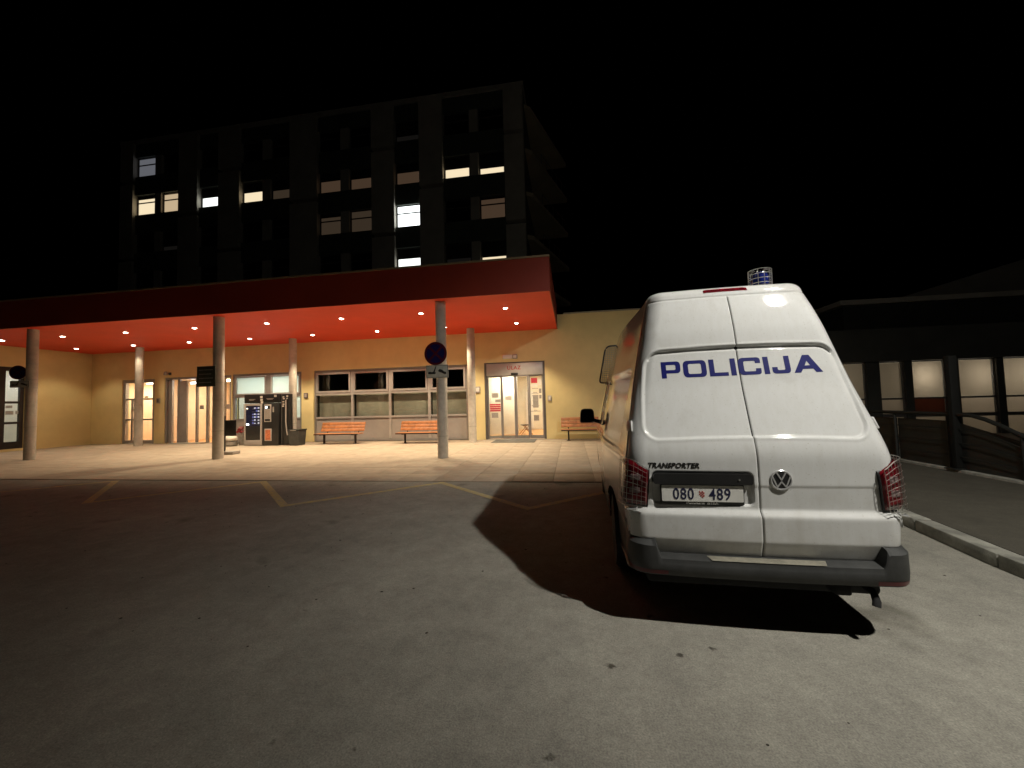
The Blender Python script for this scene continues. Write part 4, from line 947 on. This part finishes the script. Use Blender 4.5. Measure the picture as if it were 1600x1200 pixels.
def build_door(sg):
    mb = MB(); zs = list(np.arange(.482, 2.332, .0085)) + [2.332]; nu = 104; vs = []; keep = []
    for i, z in enumerate(zs):
        se = s_edge(z) - .004
        bz = min(1, (z-.482)/.012, (2.332-z)/.012)
        for k in range(nu+1):
            s = .0022 + (se-.0022)*(k/nu)**1.06; p = surf(s, z); o = door_off(sg*p.x, z, s)
            ed = min((s-.0022)/.006, (se-s)/.012, (z-.482)/.012, (2.332-z)/.010); o -= .006*(1-sm(ed))**2 if ed < 1 else 0
            q = on_skin(s, z, o); vs.append((sg*q.x, q.y, q.z))
    fs = []
    for i in range(len(zs)-1):
        for k in range(nu):
            p = vs[i*(nu+1)+k]; zc = (zs[i]+zs[i+1])/2
            xo = abs(p[0]); 
            if xo > .652 + .012*sm((zc-.53)/.05) and zc < .585: continue              # notch for the raised bumper corner
            if xo > tail_in(zc) and .790 < zc < tail_top(lerp(.0028, s_edge(zc), k/nu)): continue
            a = i*(nu+1)+k; f = (a, a+1, a+nu+2, a+nu+1); fs.append(f if sg > 0 else f[::-1])
    mb.add(vs, fs); return mb
def tail_in(z): return .703 - .018*(z-.80)/.3
def tail_top(s): return 1.050 + .075*sm((s-.70)/.15)
doors = {}
for sg in (-1, 1):
    me = build_door(sg).mesh('rear_door', M['paint_w'], smooth=True, angle=75)
    doors[sg] = link('rear_door', me, VAN)
MB().box(-.006,.006,.0,.35,.50,2.33).obj('door_seal', M['dark'], VAN).hide_render = True
bpy.data.objects.remove(bpy.data.objects['door_seal'])
# dark rubber in the seam and the groove at the roof
sv = MB(); zz_ = np.linspace(.485, 2.33, 80); vs = []
for z in zz_:
    for x in (-.012, .012): vs.append((x, prof(z)+.0205, z))
sv.add(vs, [(2*i, 2*i+1, 2*i+3, 2*i+2) for i in range(len(zz_)-1)]).obj('door_seal', M['dark'], VAN, smooth=True)
gv = MB(); ss = np.linspace(-s_edge(2.338), s_edge(2.338), 60); vs = []
for s in ss:
    for z in (2.325, 2.342): vs.append(on_skin(s, z, -.012))
gv.add(vs, [(2*i, 2*i+1, 2*i+3, 2*i+2) for i in range(len(ss)-1)]).obj('roof_seal', M['dark'], VAN, smooth=True)

# -- POLICIJA in wide square letters, laid on the blank window
def G(ch):
    t = .33
    if ch == 'P': return 1.27, [[(0,0),(t,0),(t,.29),(1.27,.29,.26),(1.27,1,.26),(0,1)], [(t,.49),(.95,.49,.09),(.95,.80,.09),(t,.80)]]
    if ch == 'O': return 1.50, [[(0,0,.30),(1.5,0,.30),(1.5,1,.30),(0,1,.30)], [(t,.20,.12),(1.5-t,.20,.12),(1.5-t,.80,.12),(t,.80,.12)]]
    if ch == 'L': return 1.18, [[(0,0),(1.18,0),(1.18,.21),(t,.21),(t,1),(0,1)]]
    if ch == 'I': return t, [[(0,0),(t,0),(t,1),(0,1)]]
    if ch == 'C': return 1.38, [[(0,0,.30),(1.38,0,.26),(1.38,.36),(1.05,.36),(1.05,.20,.08),(t,.20,.12),(t,.80,.12),(1.05,.80,.08),(1.05,.66),(1.38,.66),(1.38,1,.26),(0,1,.30)]]
    if ch == 'J': return 1.12, [[(0,0,.26),(1.12,0,.26),(1.12,1),(.79,1),(.79,.20,.10),(t,.20,.08),(t,.38),(0,.38)]]
    if ch == 'A': return 1.72, [[(0,0),(.40,0),(.55,.20),(1.17,.20),(1.32,0),(1.72,0),(1.06,1),(.66,1)], [(.70,.40),(1.02,.40),(.86,.66)]]
word = 'POLICIJA'; gap = .17; W_ = sum(G(c)[0] for c in word) + gap*(len(word)-1)
TH = .128; kx = 1.078/W_; x = -.536; bx_ = x
M['letter'] = mat('navy_lettering', (.003, .006, .12), .4, spec=.25, var=.06, scale=20)
for c in word:
    w, polys = G(c)
    me = filled([round_poly(p) for p in polys])
    bm = bmesh.new(); bm.from_mesh(me); bmesh.ops.scale(bm, vec=(kx, TH, 1), verts=bm.verts); bmesh.ops.translate(bm, vec=(x, 0, 0), verts=bm.verts)
    for cc in np.arange(-.56, .57, .03): bmesh.ops.bisect_plane(bm, geom=bm.verts[:]+bm.edges[:]+bm.faces[:], plane_co=(cc,0,0), plane_no=(1,0,0))
    for cc in np.arange(.0, .13, .03): bmesh.ops.bisect_plane(bm, geom=bm.verts[:]+bm.edges[:]+bm.faces[:], plane_co=(0,cc,0), plane_no=(0,1,0))
    for v in bm.verts:
        X_, Z_ = v.co.x, 1.703 + v.co.y + .004*(v.co.x/.5); pt = on_skin(abs(X_), Z_, door_off(X_, Z_, 0)+.0012); v.co = (math.copysign(pt.x, X_), pt.y, pt.z)
    bmesh.ops.recalc_face_normals(bm, faces=bm.faces); bm.to_mesh(me); bm.free()
    me.materials.clear(); me.materials.append(M['letter'])
    link('letter', me, doors[-1 if x + w*kx/2 < 0 else 1]); x += (w+gap)*kx

# -- number plate, its recess garnish, badge lettering
gar = MB().prism_y(round_poly([(-.668,.958,.02),(-.040,.958,.02),(-.040,1.030,.03),(-.668,1.030,.03)]), -.008, .06).obj('handle_garnish', M['black'], doors[-1], smooth=True, angle=35)
MB().lathe([(.007,-.004),(.006,-.008),(.002,-.009)], (-.125,-.005,.992), 12, axis='y').obj('lock_button', M['steel'], doors[-1], smooth=True)
PL = MB().box(-.622,-.092,.022,.034,.822,.952).obj('plate_holder', M['black'], doors[-1], bevel=.004)
PLw = MB().prism_y(round_poly([(-.614,.842,.008),(-.100,.842,.008),(-.100,.950,.008),(-.614,.950,.008)]), .014, .021).obj('number_plate', mat('plate_white', (.72,.71,.66), .4, var=.05, scale=12), doors[-1])
M['plate_ink'] = mat('plate_ink', (.012,.014,.05), .5, var=.05)
text_obj('plate_number', '080', .107, M['plate_ink'], PLw, (-.475,.0128,.857), sx=.80, bold=.001, spacing=1.1, extrude=.0008)
text_obj('plate_number', '489', .107, M['plate_ink'], PLw, (-.245,.0128,.857), sx=.80, bold=.001, spacing=1.1, extrude=.0008)
PL.location.y = -.011; PLw.location.y = -.011
cr = MB()
for a in range(4):
    for b in range(5):
        if (a+b) % 2 == 0 and not (b == 0 and a in (0, 3)): cr.box(-.375+.0085*a, -.3665+.0085*a, .0122, .0136, .870+.0085*b, .8785+.0085*b)
tag(cr.obj('chequered_crest', mat('crest_red', (.42,.05,.04), .5, var=.05), PLw), kind='stuff')
text_obj('dealer_lettering', 'PORSCHE  ISTRA', .024, M['lamp_white'], PL, (-.357,.0195,.8245), sx=1.12, bold=.0007, extrude=.0008)
bd = text_mesh('model_badge', 'TRANSPORTER', .047, extrude=.0015, bold=.0012, sx=1.02, spacing=1.04, shear=.22)
for v in bd.vertices:
    X_, Z_ = v.co.x-.53, v.co.z+1.066; pt = on_skin(abs(X_), Z_, .002 - v.co.y); v.co = (-pt.x, pt.y, pt.z)
bd.materials.clear(); bd.materials.append(mat('badge_grey', (.10,.10,.095), .25, metal=.8, var=.05)); link('model_badge', bd, doors[-1])
# -- round emblem: ring with a V over a W
EM = empty('emblem', (.131, prof(.99)+.005, .992)); EM.parent = doors[1]
MB().lathe([(.062,0),(.062,-.008),(.058,-.010)], (0,0,0), 40, axis='y').obj('emblem_disc', M['black'], EM, smooth=True)
rg = MB(); n = 40; vs = []; fs = []
for k in range(n):
    a = 2*math.pi*k/n
    for rr, yy in ((.066,-.002),(.066,-.010),(.0615,-.014),(.055,-.0125),(.055,-.009)): vs.append((rr*math.cos(a), yy, rr*math.sin(a)))
for k in range(n):
    for j in range(4): fs.append((k*5+j, ((k+1)%n)*5+j, ((k+1)%n)*5+j+1, k*5+j+1))
rg.add(vs, fs).obj('emblem_ring', M['chrome'], EM, smooth=True)
def strokes(poly, name):
    mb = MB(); h = .0042
    L = []
    for i, p in enumerate(poly):
        p = Vector(p); a = (p-Vector(poly[i-1])).normalized() if i else None; b = (Vector(poly[i+1])-p).normalized() if i < len(poly)-1 else None
        n0 = Vector((-(a or b).y, (a or b).x)); n1 = Vector((-(b or a).y, (b or a).x)); nn = (n0+n1).normalized(); k = min(3.2, 1/max(.25, nn.dot(n0)))
        L.append((p+nn*h*k, p-nn*h*k))
    vs = []
    for q, w in L: vs += [(q.x,-.0095,q.y),(q.x,-.0140,q.y),(w.x,-.0140,w.y),(w.x,-.0095,w.y)]
    fs = []
    for i in range(len(poly)-1):
        for j in range(4): fs.append((i*4+j, i*4+(j+1)%4, i*4+4+(j+1)%4, i*4+4+j))
    fs += [(0,1,2,3), tuple(len(vs)-4+k for k in (3,2,1,0))]
    mb.add(vs, fs).obj(name, M['chrome'], EM)
strokes([(-.026,.048),(-.001,-.002+.004),(.001,-.002+.004),(.026,.048)], 'emblem_letter')
strokes([(-.052,.022),(-.026,-.045),(-.001,.0-.012),(.001,-.012),(.026,-.045),(.052,.022)], 'emblem_letter')

# -- tail lamps with wire guards
M['lens_r'] = mat('red_lens', (.13, .004, .009), .15, var=.25, scale=18, coat=.8); M['lens_c'] = mat('clear_lens', (.22, .15, .145), .2, var=.25, scale=25, coat=.6)
for sg in (-1, 1):
    T = empty('tail_lamp', (0,0,0)); T.parent = VAN
    def patch(s0f, s1f, z0f, z1f, off, ns=18, nz=18, rim=.02):
        vs = []; fs = []
        for i in range(nz+1):
            for k in range(ns+1):
                u = k/ns; v = i/nz
                s = lerp(s0f(v), s1f(v), u); z = lerp(z0f(s), z1f(s), v)
                ed = min(u, 1-u, v, 1-v); q = on_skin(s, z, (off(s) if callable(off) else off) - rim*(1-sm(ed/.12))); vs.append((sg*q.x, q.y, q.z))
        for i in range(nz):
            for k in range(ns): a = i*(ns+1)+k; f = (a, a+1, a+ns+2, a+ns+1); fs.append(f if sg > 0 else f[::-1])
        return MB().add(vs, fs)
    path = round_poly([(.693,.034),(.694,.006),(.842,.066,.045),(.862,.21)]); path = [Vector(q) for q in path]
    cum = [0.0]
    for a, b in zip(path, path[1:]): cum.append(cum[-1] + (b-a).length)
    LP = cum[-1]
    def lamp_pt(t, z, off):
        d = min(max(t, 0), 1)*LP; k = max(i for i in range(len(cum)) if cum[i] <= d + 1e-9); k = min(k, len(path)-2)
        p = path[k].lerp(path[k+1], (d-cum[k])/max(1e-6, cum[k+1]-cum[k])); e = .01
        q0 = path[max(0, k-1)]; q1 = path[min(len(path)-1, k+2)]; tg = (q1-q0).normalized(); nn = Vector((tg.y, -tg.x))
        p = p + nn*off; return Vector((sg*(p.x - .012*(z-.95)/.15), p.y + prof(z)-prof(.95), z))
    def ztop(t): return 1.052 + .078*sm(t/.62)
    def lamp_patch(t0, t1, z0, z1, off, ns=22, nz=16, rim=.02):
        vs = []; fs = []
        for i in range(nz+1):
            for k in range(ns+1):
                u = k/ns; v = i/nz; t = lerp(t0, t1, u); za = z0; zb = z1(t) if callable(z1) else z1
                ed = min(u*2.5, (1-u)*2.5, v, 1-v); vs.append(lamp_pt(t, lerp(za, zb, v), off - rim*(1-sm(ed/.10))))
        for i in range(nz):
            for k in range(ns): a = i*(ns+1)+k; f = (a, a+1, a+ns+2, a+ns+1); fs.append(f if sg > 0 else f[::-1])
        return MB().add(vs, fs)
    lamp_patch(.0, 1.0, .792, lambda t: ztop(t)+.006, -.004, rim=.03).obj('lamp_housing', M['black'], T, smooth=True)
    lamp_patch(.12, .95, .806, lambda t: ztop(t)-.012, .010, rim=.014).obj('red_lens', M['lens_r'], T, smooth=True)
    lamp_patch(.27, .50, .975, 1.018, .0125, 8, 6, .003).obj('clear_lens', M['lens_c'], T, smooth=True)
    lamp_patch(.27, .50, .885, .930, .0125, 8, 6, .003).obj('clear_lens', M['lens_c'], T, smooth=True)
    gd = MB(); OFF = .026; gt = np.linspace(.14, .90, 9)
    for t in gt: gd.tube([lamp_pt(t, z, OFF) for z in np.linspace(.800, ztop(t)+.002, 4)], .0017, 5)
    for k in range(9):
        f = k/8; gd.tube([lamp_pt(t, lerp(.800, ztop(t)+.002, f), OFF+.0025) for t in np.linspace(gt[0], gt[-1], 18)], .0017 if 0 < k < 8 else .003, 5)
    tag(gd.obj('wire_guard', M['wire'], T), kind='stuff')
    for zz_ in (.80, 1.10): MB().tube([lamp_pt(.90, zz_, -.03), lamp_pt(.90, zz_, OFF)], .004, 6).obj('guard_bracket', M['wire'], T)
    MB().tube([lamp_pt(.62, .772, .0), lamp_pt(.50, .770, .018), lamp_pt(.34, .782, .022), lamp_pt(.30, .800, .024)], .006, 8).obj('guard_bracket', M['chrome'], T, smooth=True)
# -- hinges
for sg in (-1, 1):
    for z, h in ((1.345, .075), (.735, .085)):
        mb = MB(); vs = []
        for off in (.0, .014):
            for s in (s_edge(z)-.045, s_edge(z)+.005, s_edge(z)+.05):
                for zz_ in (z-h/2, z+h/2): q = on_skin(s, zz_, off); vs.append((sg*q.x, q.y, q.z))
        mb.add(vs, [(0,2,3,1),(2,4,5,3),(6,7,9,8),(8,9,11,10),(0,1,7,6),(4,10,11,5),(0,6,8,2),(2,8,10,4),(1,3,9,7),(3,5,11,9)]).obj('door_hinge', M['paint_w'] if z > 1 else M['paint_w'], VAN, bevel=.005)
# -- rear bumper
def bump_top(x): return .488 + .112*sm((abs(x)-.640)/.035)
bm_ = MB(); vs = []; fs = []; SS = np.concatenate([np.linspace(0, .62, 14), np.linspace(.63, .70, 8), np.linspace(.71, 1.02, 16), np.linspace(1.04, 1.46, 8)]); SS = np.concatenate([-SS[::-1], SS[1:]])
for s in SS:
    a = abs(s); x = a; side = sm((a-.70)/.22); top = bump_top(a) if a < .9 else .60; bot = .352 - .008*side
    led = .075*(1-sm((a-.66)/.03)) + .012*sm((a-.66)/.03)
    cs = [(-.03, top), (.008, top), (led, top-.012-.004), (.080-.066*side, top-.045), (.084-.068*side, .435), (.080-.068*side, .395), (.066-.060*side, bot+.010), (.02, bot), (-.04, bot+.01)]
    for off, z in cs: q = on_skin(a, min(z, .60), 0); nn = normal(a, .52); p = surf(a, .52) + nn*off; vs.append((math.copysign(p.x, s) if s else 0, p.y, z))
nc = 9
for i in range(len(SS)-1):
    for j in range(nc-1): fs.append((i*nc+j, (i+1)*nc+j, (i+1)*nc+j+1, i*nc+j+1))
M['bumper'] = mat('bumper_plastic', (.038, .039, .038), .55, var=.25, scale=7, bump=.15, bscale=250)
bm_.add(vs, fs); BU = bm_.obj('bumper', M['bumper'], VAN, smooth=True, angle=38)
vs = [];
for i in range(21):
    x = lerp(-.35, .35, i/20); y0 = surf(abs(x), .52).y; sh = .02*max(0, 1-min(i, 20-i))
    vs += [(x, y0-.016, .4885), (x + (sh if x < 0 else -sh), y0-.074, .480)]
MB().add(vs, [(2*i, 2*i+2, 2*i+3, 2*i+1) for i in range(20)]).obj('tread_plate', mat('tread_plate', (.50,.47,.38), .35, metal=.6, var=.2, scale=14, bump=.3, bscale=60), BU)
for sg in (-1, 1):
    vs = []
    for i in range(13):
        a = lerp(.60, .86, i/12); side = sm((a-.70)/.22); 
        for z, o in ((.398, .0825-.068*side), (.372, .0765-.066*side)): nn = normal(a, .52); p = surf(a, .52) + nn*o; vs.append((sg*p.x, p.y, z))
    MB().add(vs, [(2*i, 2*i+2, 2*i+3, 2*i+1) for i in range(12)]).obj('reflector', M['reflector'], BU, smooth=True)
MB().tube([(.62,.25,.30),(.62,.02,.30),(.61,-.02,.262),(.60,-.03,.235)], .022, 10).obj('exhaust_pipe', M['dark'], VAN, smooth=True)
MB().box(.40,.50,.0,.2,.27,.34).obj('tow_eye', M['dark'], VAN, bevel=.02)
# -- brake light on the roof lip, beacon in its cage
vs = []
for i in range(13):
    x = lerp(-.165, .150, i/12); e = 1 if i in (0, 12) else 0
    for z, o in ((2.372-.004*e, .004), (2.398-.010*(1-e)*0-.006*e, .002)):
        q = (z-ZTOP)/RR; ins = RR*(1-math.sqrt(1-q*q)); zz_ = ZTOP+(z-ZTOP)*.3; y = prof(zz_)+BOW*(x/wid(zz_))**2+ins-o; vs.append((x, y, z))
MB().add(vs, [(2*i, 2*i+2, 2*i+3, 2*i+1) for i in range(12)]).obj('brake_light', M['lens_r'], VAN, smooth=True)
B = empty('beacon', (.345, .66, 2.425)); B.parent = VAN
MB().lathe([(.085,0),(.085,.02),(.07,.03)], (0,0,0), 24).obj('beacon_base', M['black'], B, smooth=True)
MB().lathe([(.060,.03),(.064,.045),(.062,.105),(.052,.135),(.02,.146)], (0,0,0), 24).obj('beacon_dome', mat('blue_beacon', (.01,.02,.16), .12, var=.2, coat=1.0), B, smooth=True)
cg = MB(); RB = .084
for k in range(12):
    a = 2*math.pi*k/12; cg.tube([(RB*math.cos(a),RB*math.sin(a),0),(RB*math.cos(a),RB*math.sin(a),.155),(.04*math.cos(a),.04*math.sin(a),.166)], .0024, 5)
for z in (.005,.042,.08,.118,.155):
    cg.tube([(RB*math.cos(2*math.pi*k/24)*1.0,RB*math.sin(2*math.pi*k/24),z) for k in range(25)], .0022, 5, cap=False)
tag(cg.obj('beacon_cage', M['wire'], B), kind='stuff')
# -- left and right side: front door glass, mirror, rail, handles, windscreen guard
def side_patch(sg, y0, y1, zl, zu, off, ny=16, nz=10, taper=0):
    vs = []; fs = []
    for i in range(nz+1):
        z = lerp(zl, zu, i/nz); st = prof(z)+BOW+RC; w0 = wid(z)-RC+RC*math.pi/2
        for k in range(ny+1):
            y = lerp(y0, y1 - taper*i/nz, k/ny); q = on_skin(w0 + max(.001, y-st), z, off); vs.append((sg*q.x, q.y, q.z))
    for i in range(nz):
        for k in range(ny): a = i*(ny+1)+k; fs.append((a, a+1, a+ny+2, a+ny+1))
    return MB().add(vs, fs)
for sg in (-1, 1):
    side_patch(sg, 2.68, 3.72, 1.20, 1.80, .003, taper=.42).obj('side_window_seal', M['black'], VAN, smooth=True)
    side_patch(sg, 2.74, 3.66, 1.24, 1.76, .006, taper=.42).obj('side_window', mat('tinted_glass', (.01,.01,.01), .05, var=.05, coat=1.0), VAN, smooth=True)
    side_patch(sg, .75, 2.60, 1.125, 1.140, .012, ny=30, nz=2).obj('sliding_rail', M['black'], VAN)
    side_patch(sg, 2.78, 2.96, 1.02, 1.06, .016, 6, 4).obj('door_handle', M['black'], VAN)
    side_patch(sg, 2.640, 2.648, .50, 1.92, .0015, 2, 40).obj('door_gap', M['dark'], VAN)
    side_patch(sg, 1.40, 3.35, .36, .42, .006, 20, 4).obj('sill_trim', M['bumper'], VAN, smooth=True)
    mr = empty('door_mirror', (sg*1.10, 3.2, 1.30)); mr.parent = VAN
    MB().prism_y(round_poly([(-.115,-.10,.04),(.115,-.10,.05),(.10,.115,.06),(-.095,.115,.06)]), -.04, .08).obj('mirror_shell', M['black'], mr, bevel=.02)
    MB().prism_y(round_poly([(-.095,-.08,.03),(.095,-.08,.04),(.082,.095,.05),(-.08,.095,.05)]), -.046, -.042).obj('mirror_glass', M['win_dk'], mr)
    MB().tube([(-sg*.19,.06,-.09),(-sg*.08,.03,-.06)], .03, 10).obj('mirror_arm', M['black'], mr)
# windscreen, lamps at the front
for nm, zl, zu, hw, m_ in (('windscreen', 1.24, 1.92, .70, 'win_dk'), ('front_grille', .78, .92, .55, 'black')):
    vs = [];
    for i in range(9):
        z = lerp(zl, zu, i/8)
        for x in (-1, -.5, 0, .5, 1): vs.append((x*hw*(1-.12*i/8 if nm == 'windscreen' else 1), front(z)+.058-.04*abs(x)**2*(1 if nm == 'windscreen' else .3), z))
    MB().add(vs, [(i*5+k, i*5+k+1, i*5+k+6, i*5+k+5) for i in range(8) for k in range(4)]).obj(nm, M[m_], VAN, smooth=True)
for sg in (-1, 1): MB().prism_y(round_poly([(sg*.58,.80,.03),(sg*.83,.82,.03),(sg*.82,.97,.05),(sg*.58,.92,.03)]), 4.40, 4.63).obj('headlight', M['lens_c'], VAN, bevel=.01)
# raised wire guard above the windscreen
GU = empty('windscreen_guard', (0, 3.15, 1.80)); GU.parent = VAN
out = round_poly([(-.90,0,.05),(.90,0,.05),(.79,.55,.09),(-.79,.55,.09)])
lp = [Vector((x, -.06*z/.55, z)) for x, z in out]
MB().tube(lp + [lp[0]], .011, 8).obj('guard_frame', M['black'], GU, smooth=True)
gm = MB()
for x in np.arange(-.88, .885, .028):
    zt_ = .55 if abs(x) < .74 else max(.02, .55*(.90-abs(x))/.11 if abs(x) > .79 else .53); gm.tube([(x, 0, 0), (x, -.06*zt_/.55, zt_)], .004, 4)
for z in np.arange(.028, .55, .028):
    hw = .90-.11*z/.55 - (.03 if z > .5 else 0); gm.tube([(-hw, -.06*z/.55+.003, z), (hw, -.06*z/.55+.003, z)], .004, 4)
tag(gm.obj('guard_mesh', M['wire'], GU), kind='stuff')
for sg in (-1, 1): MB().tube([(sg*.80,0,.0),(sg*.78,-.03,-.10),(sg*.76,.06,-.2)], .012, 8).obj('guard_bracket', M['black'], GU)
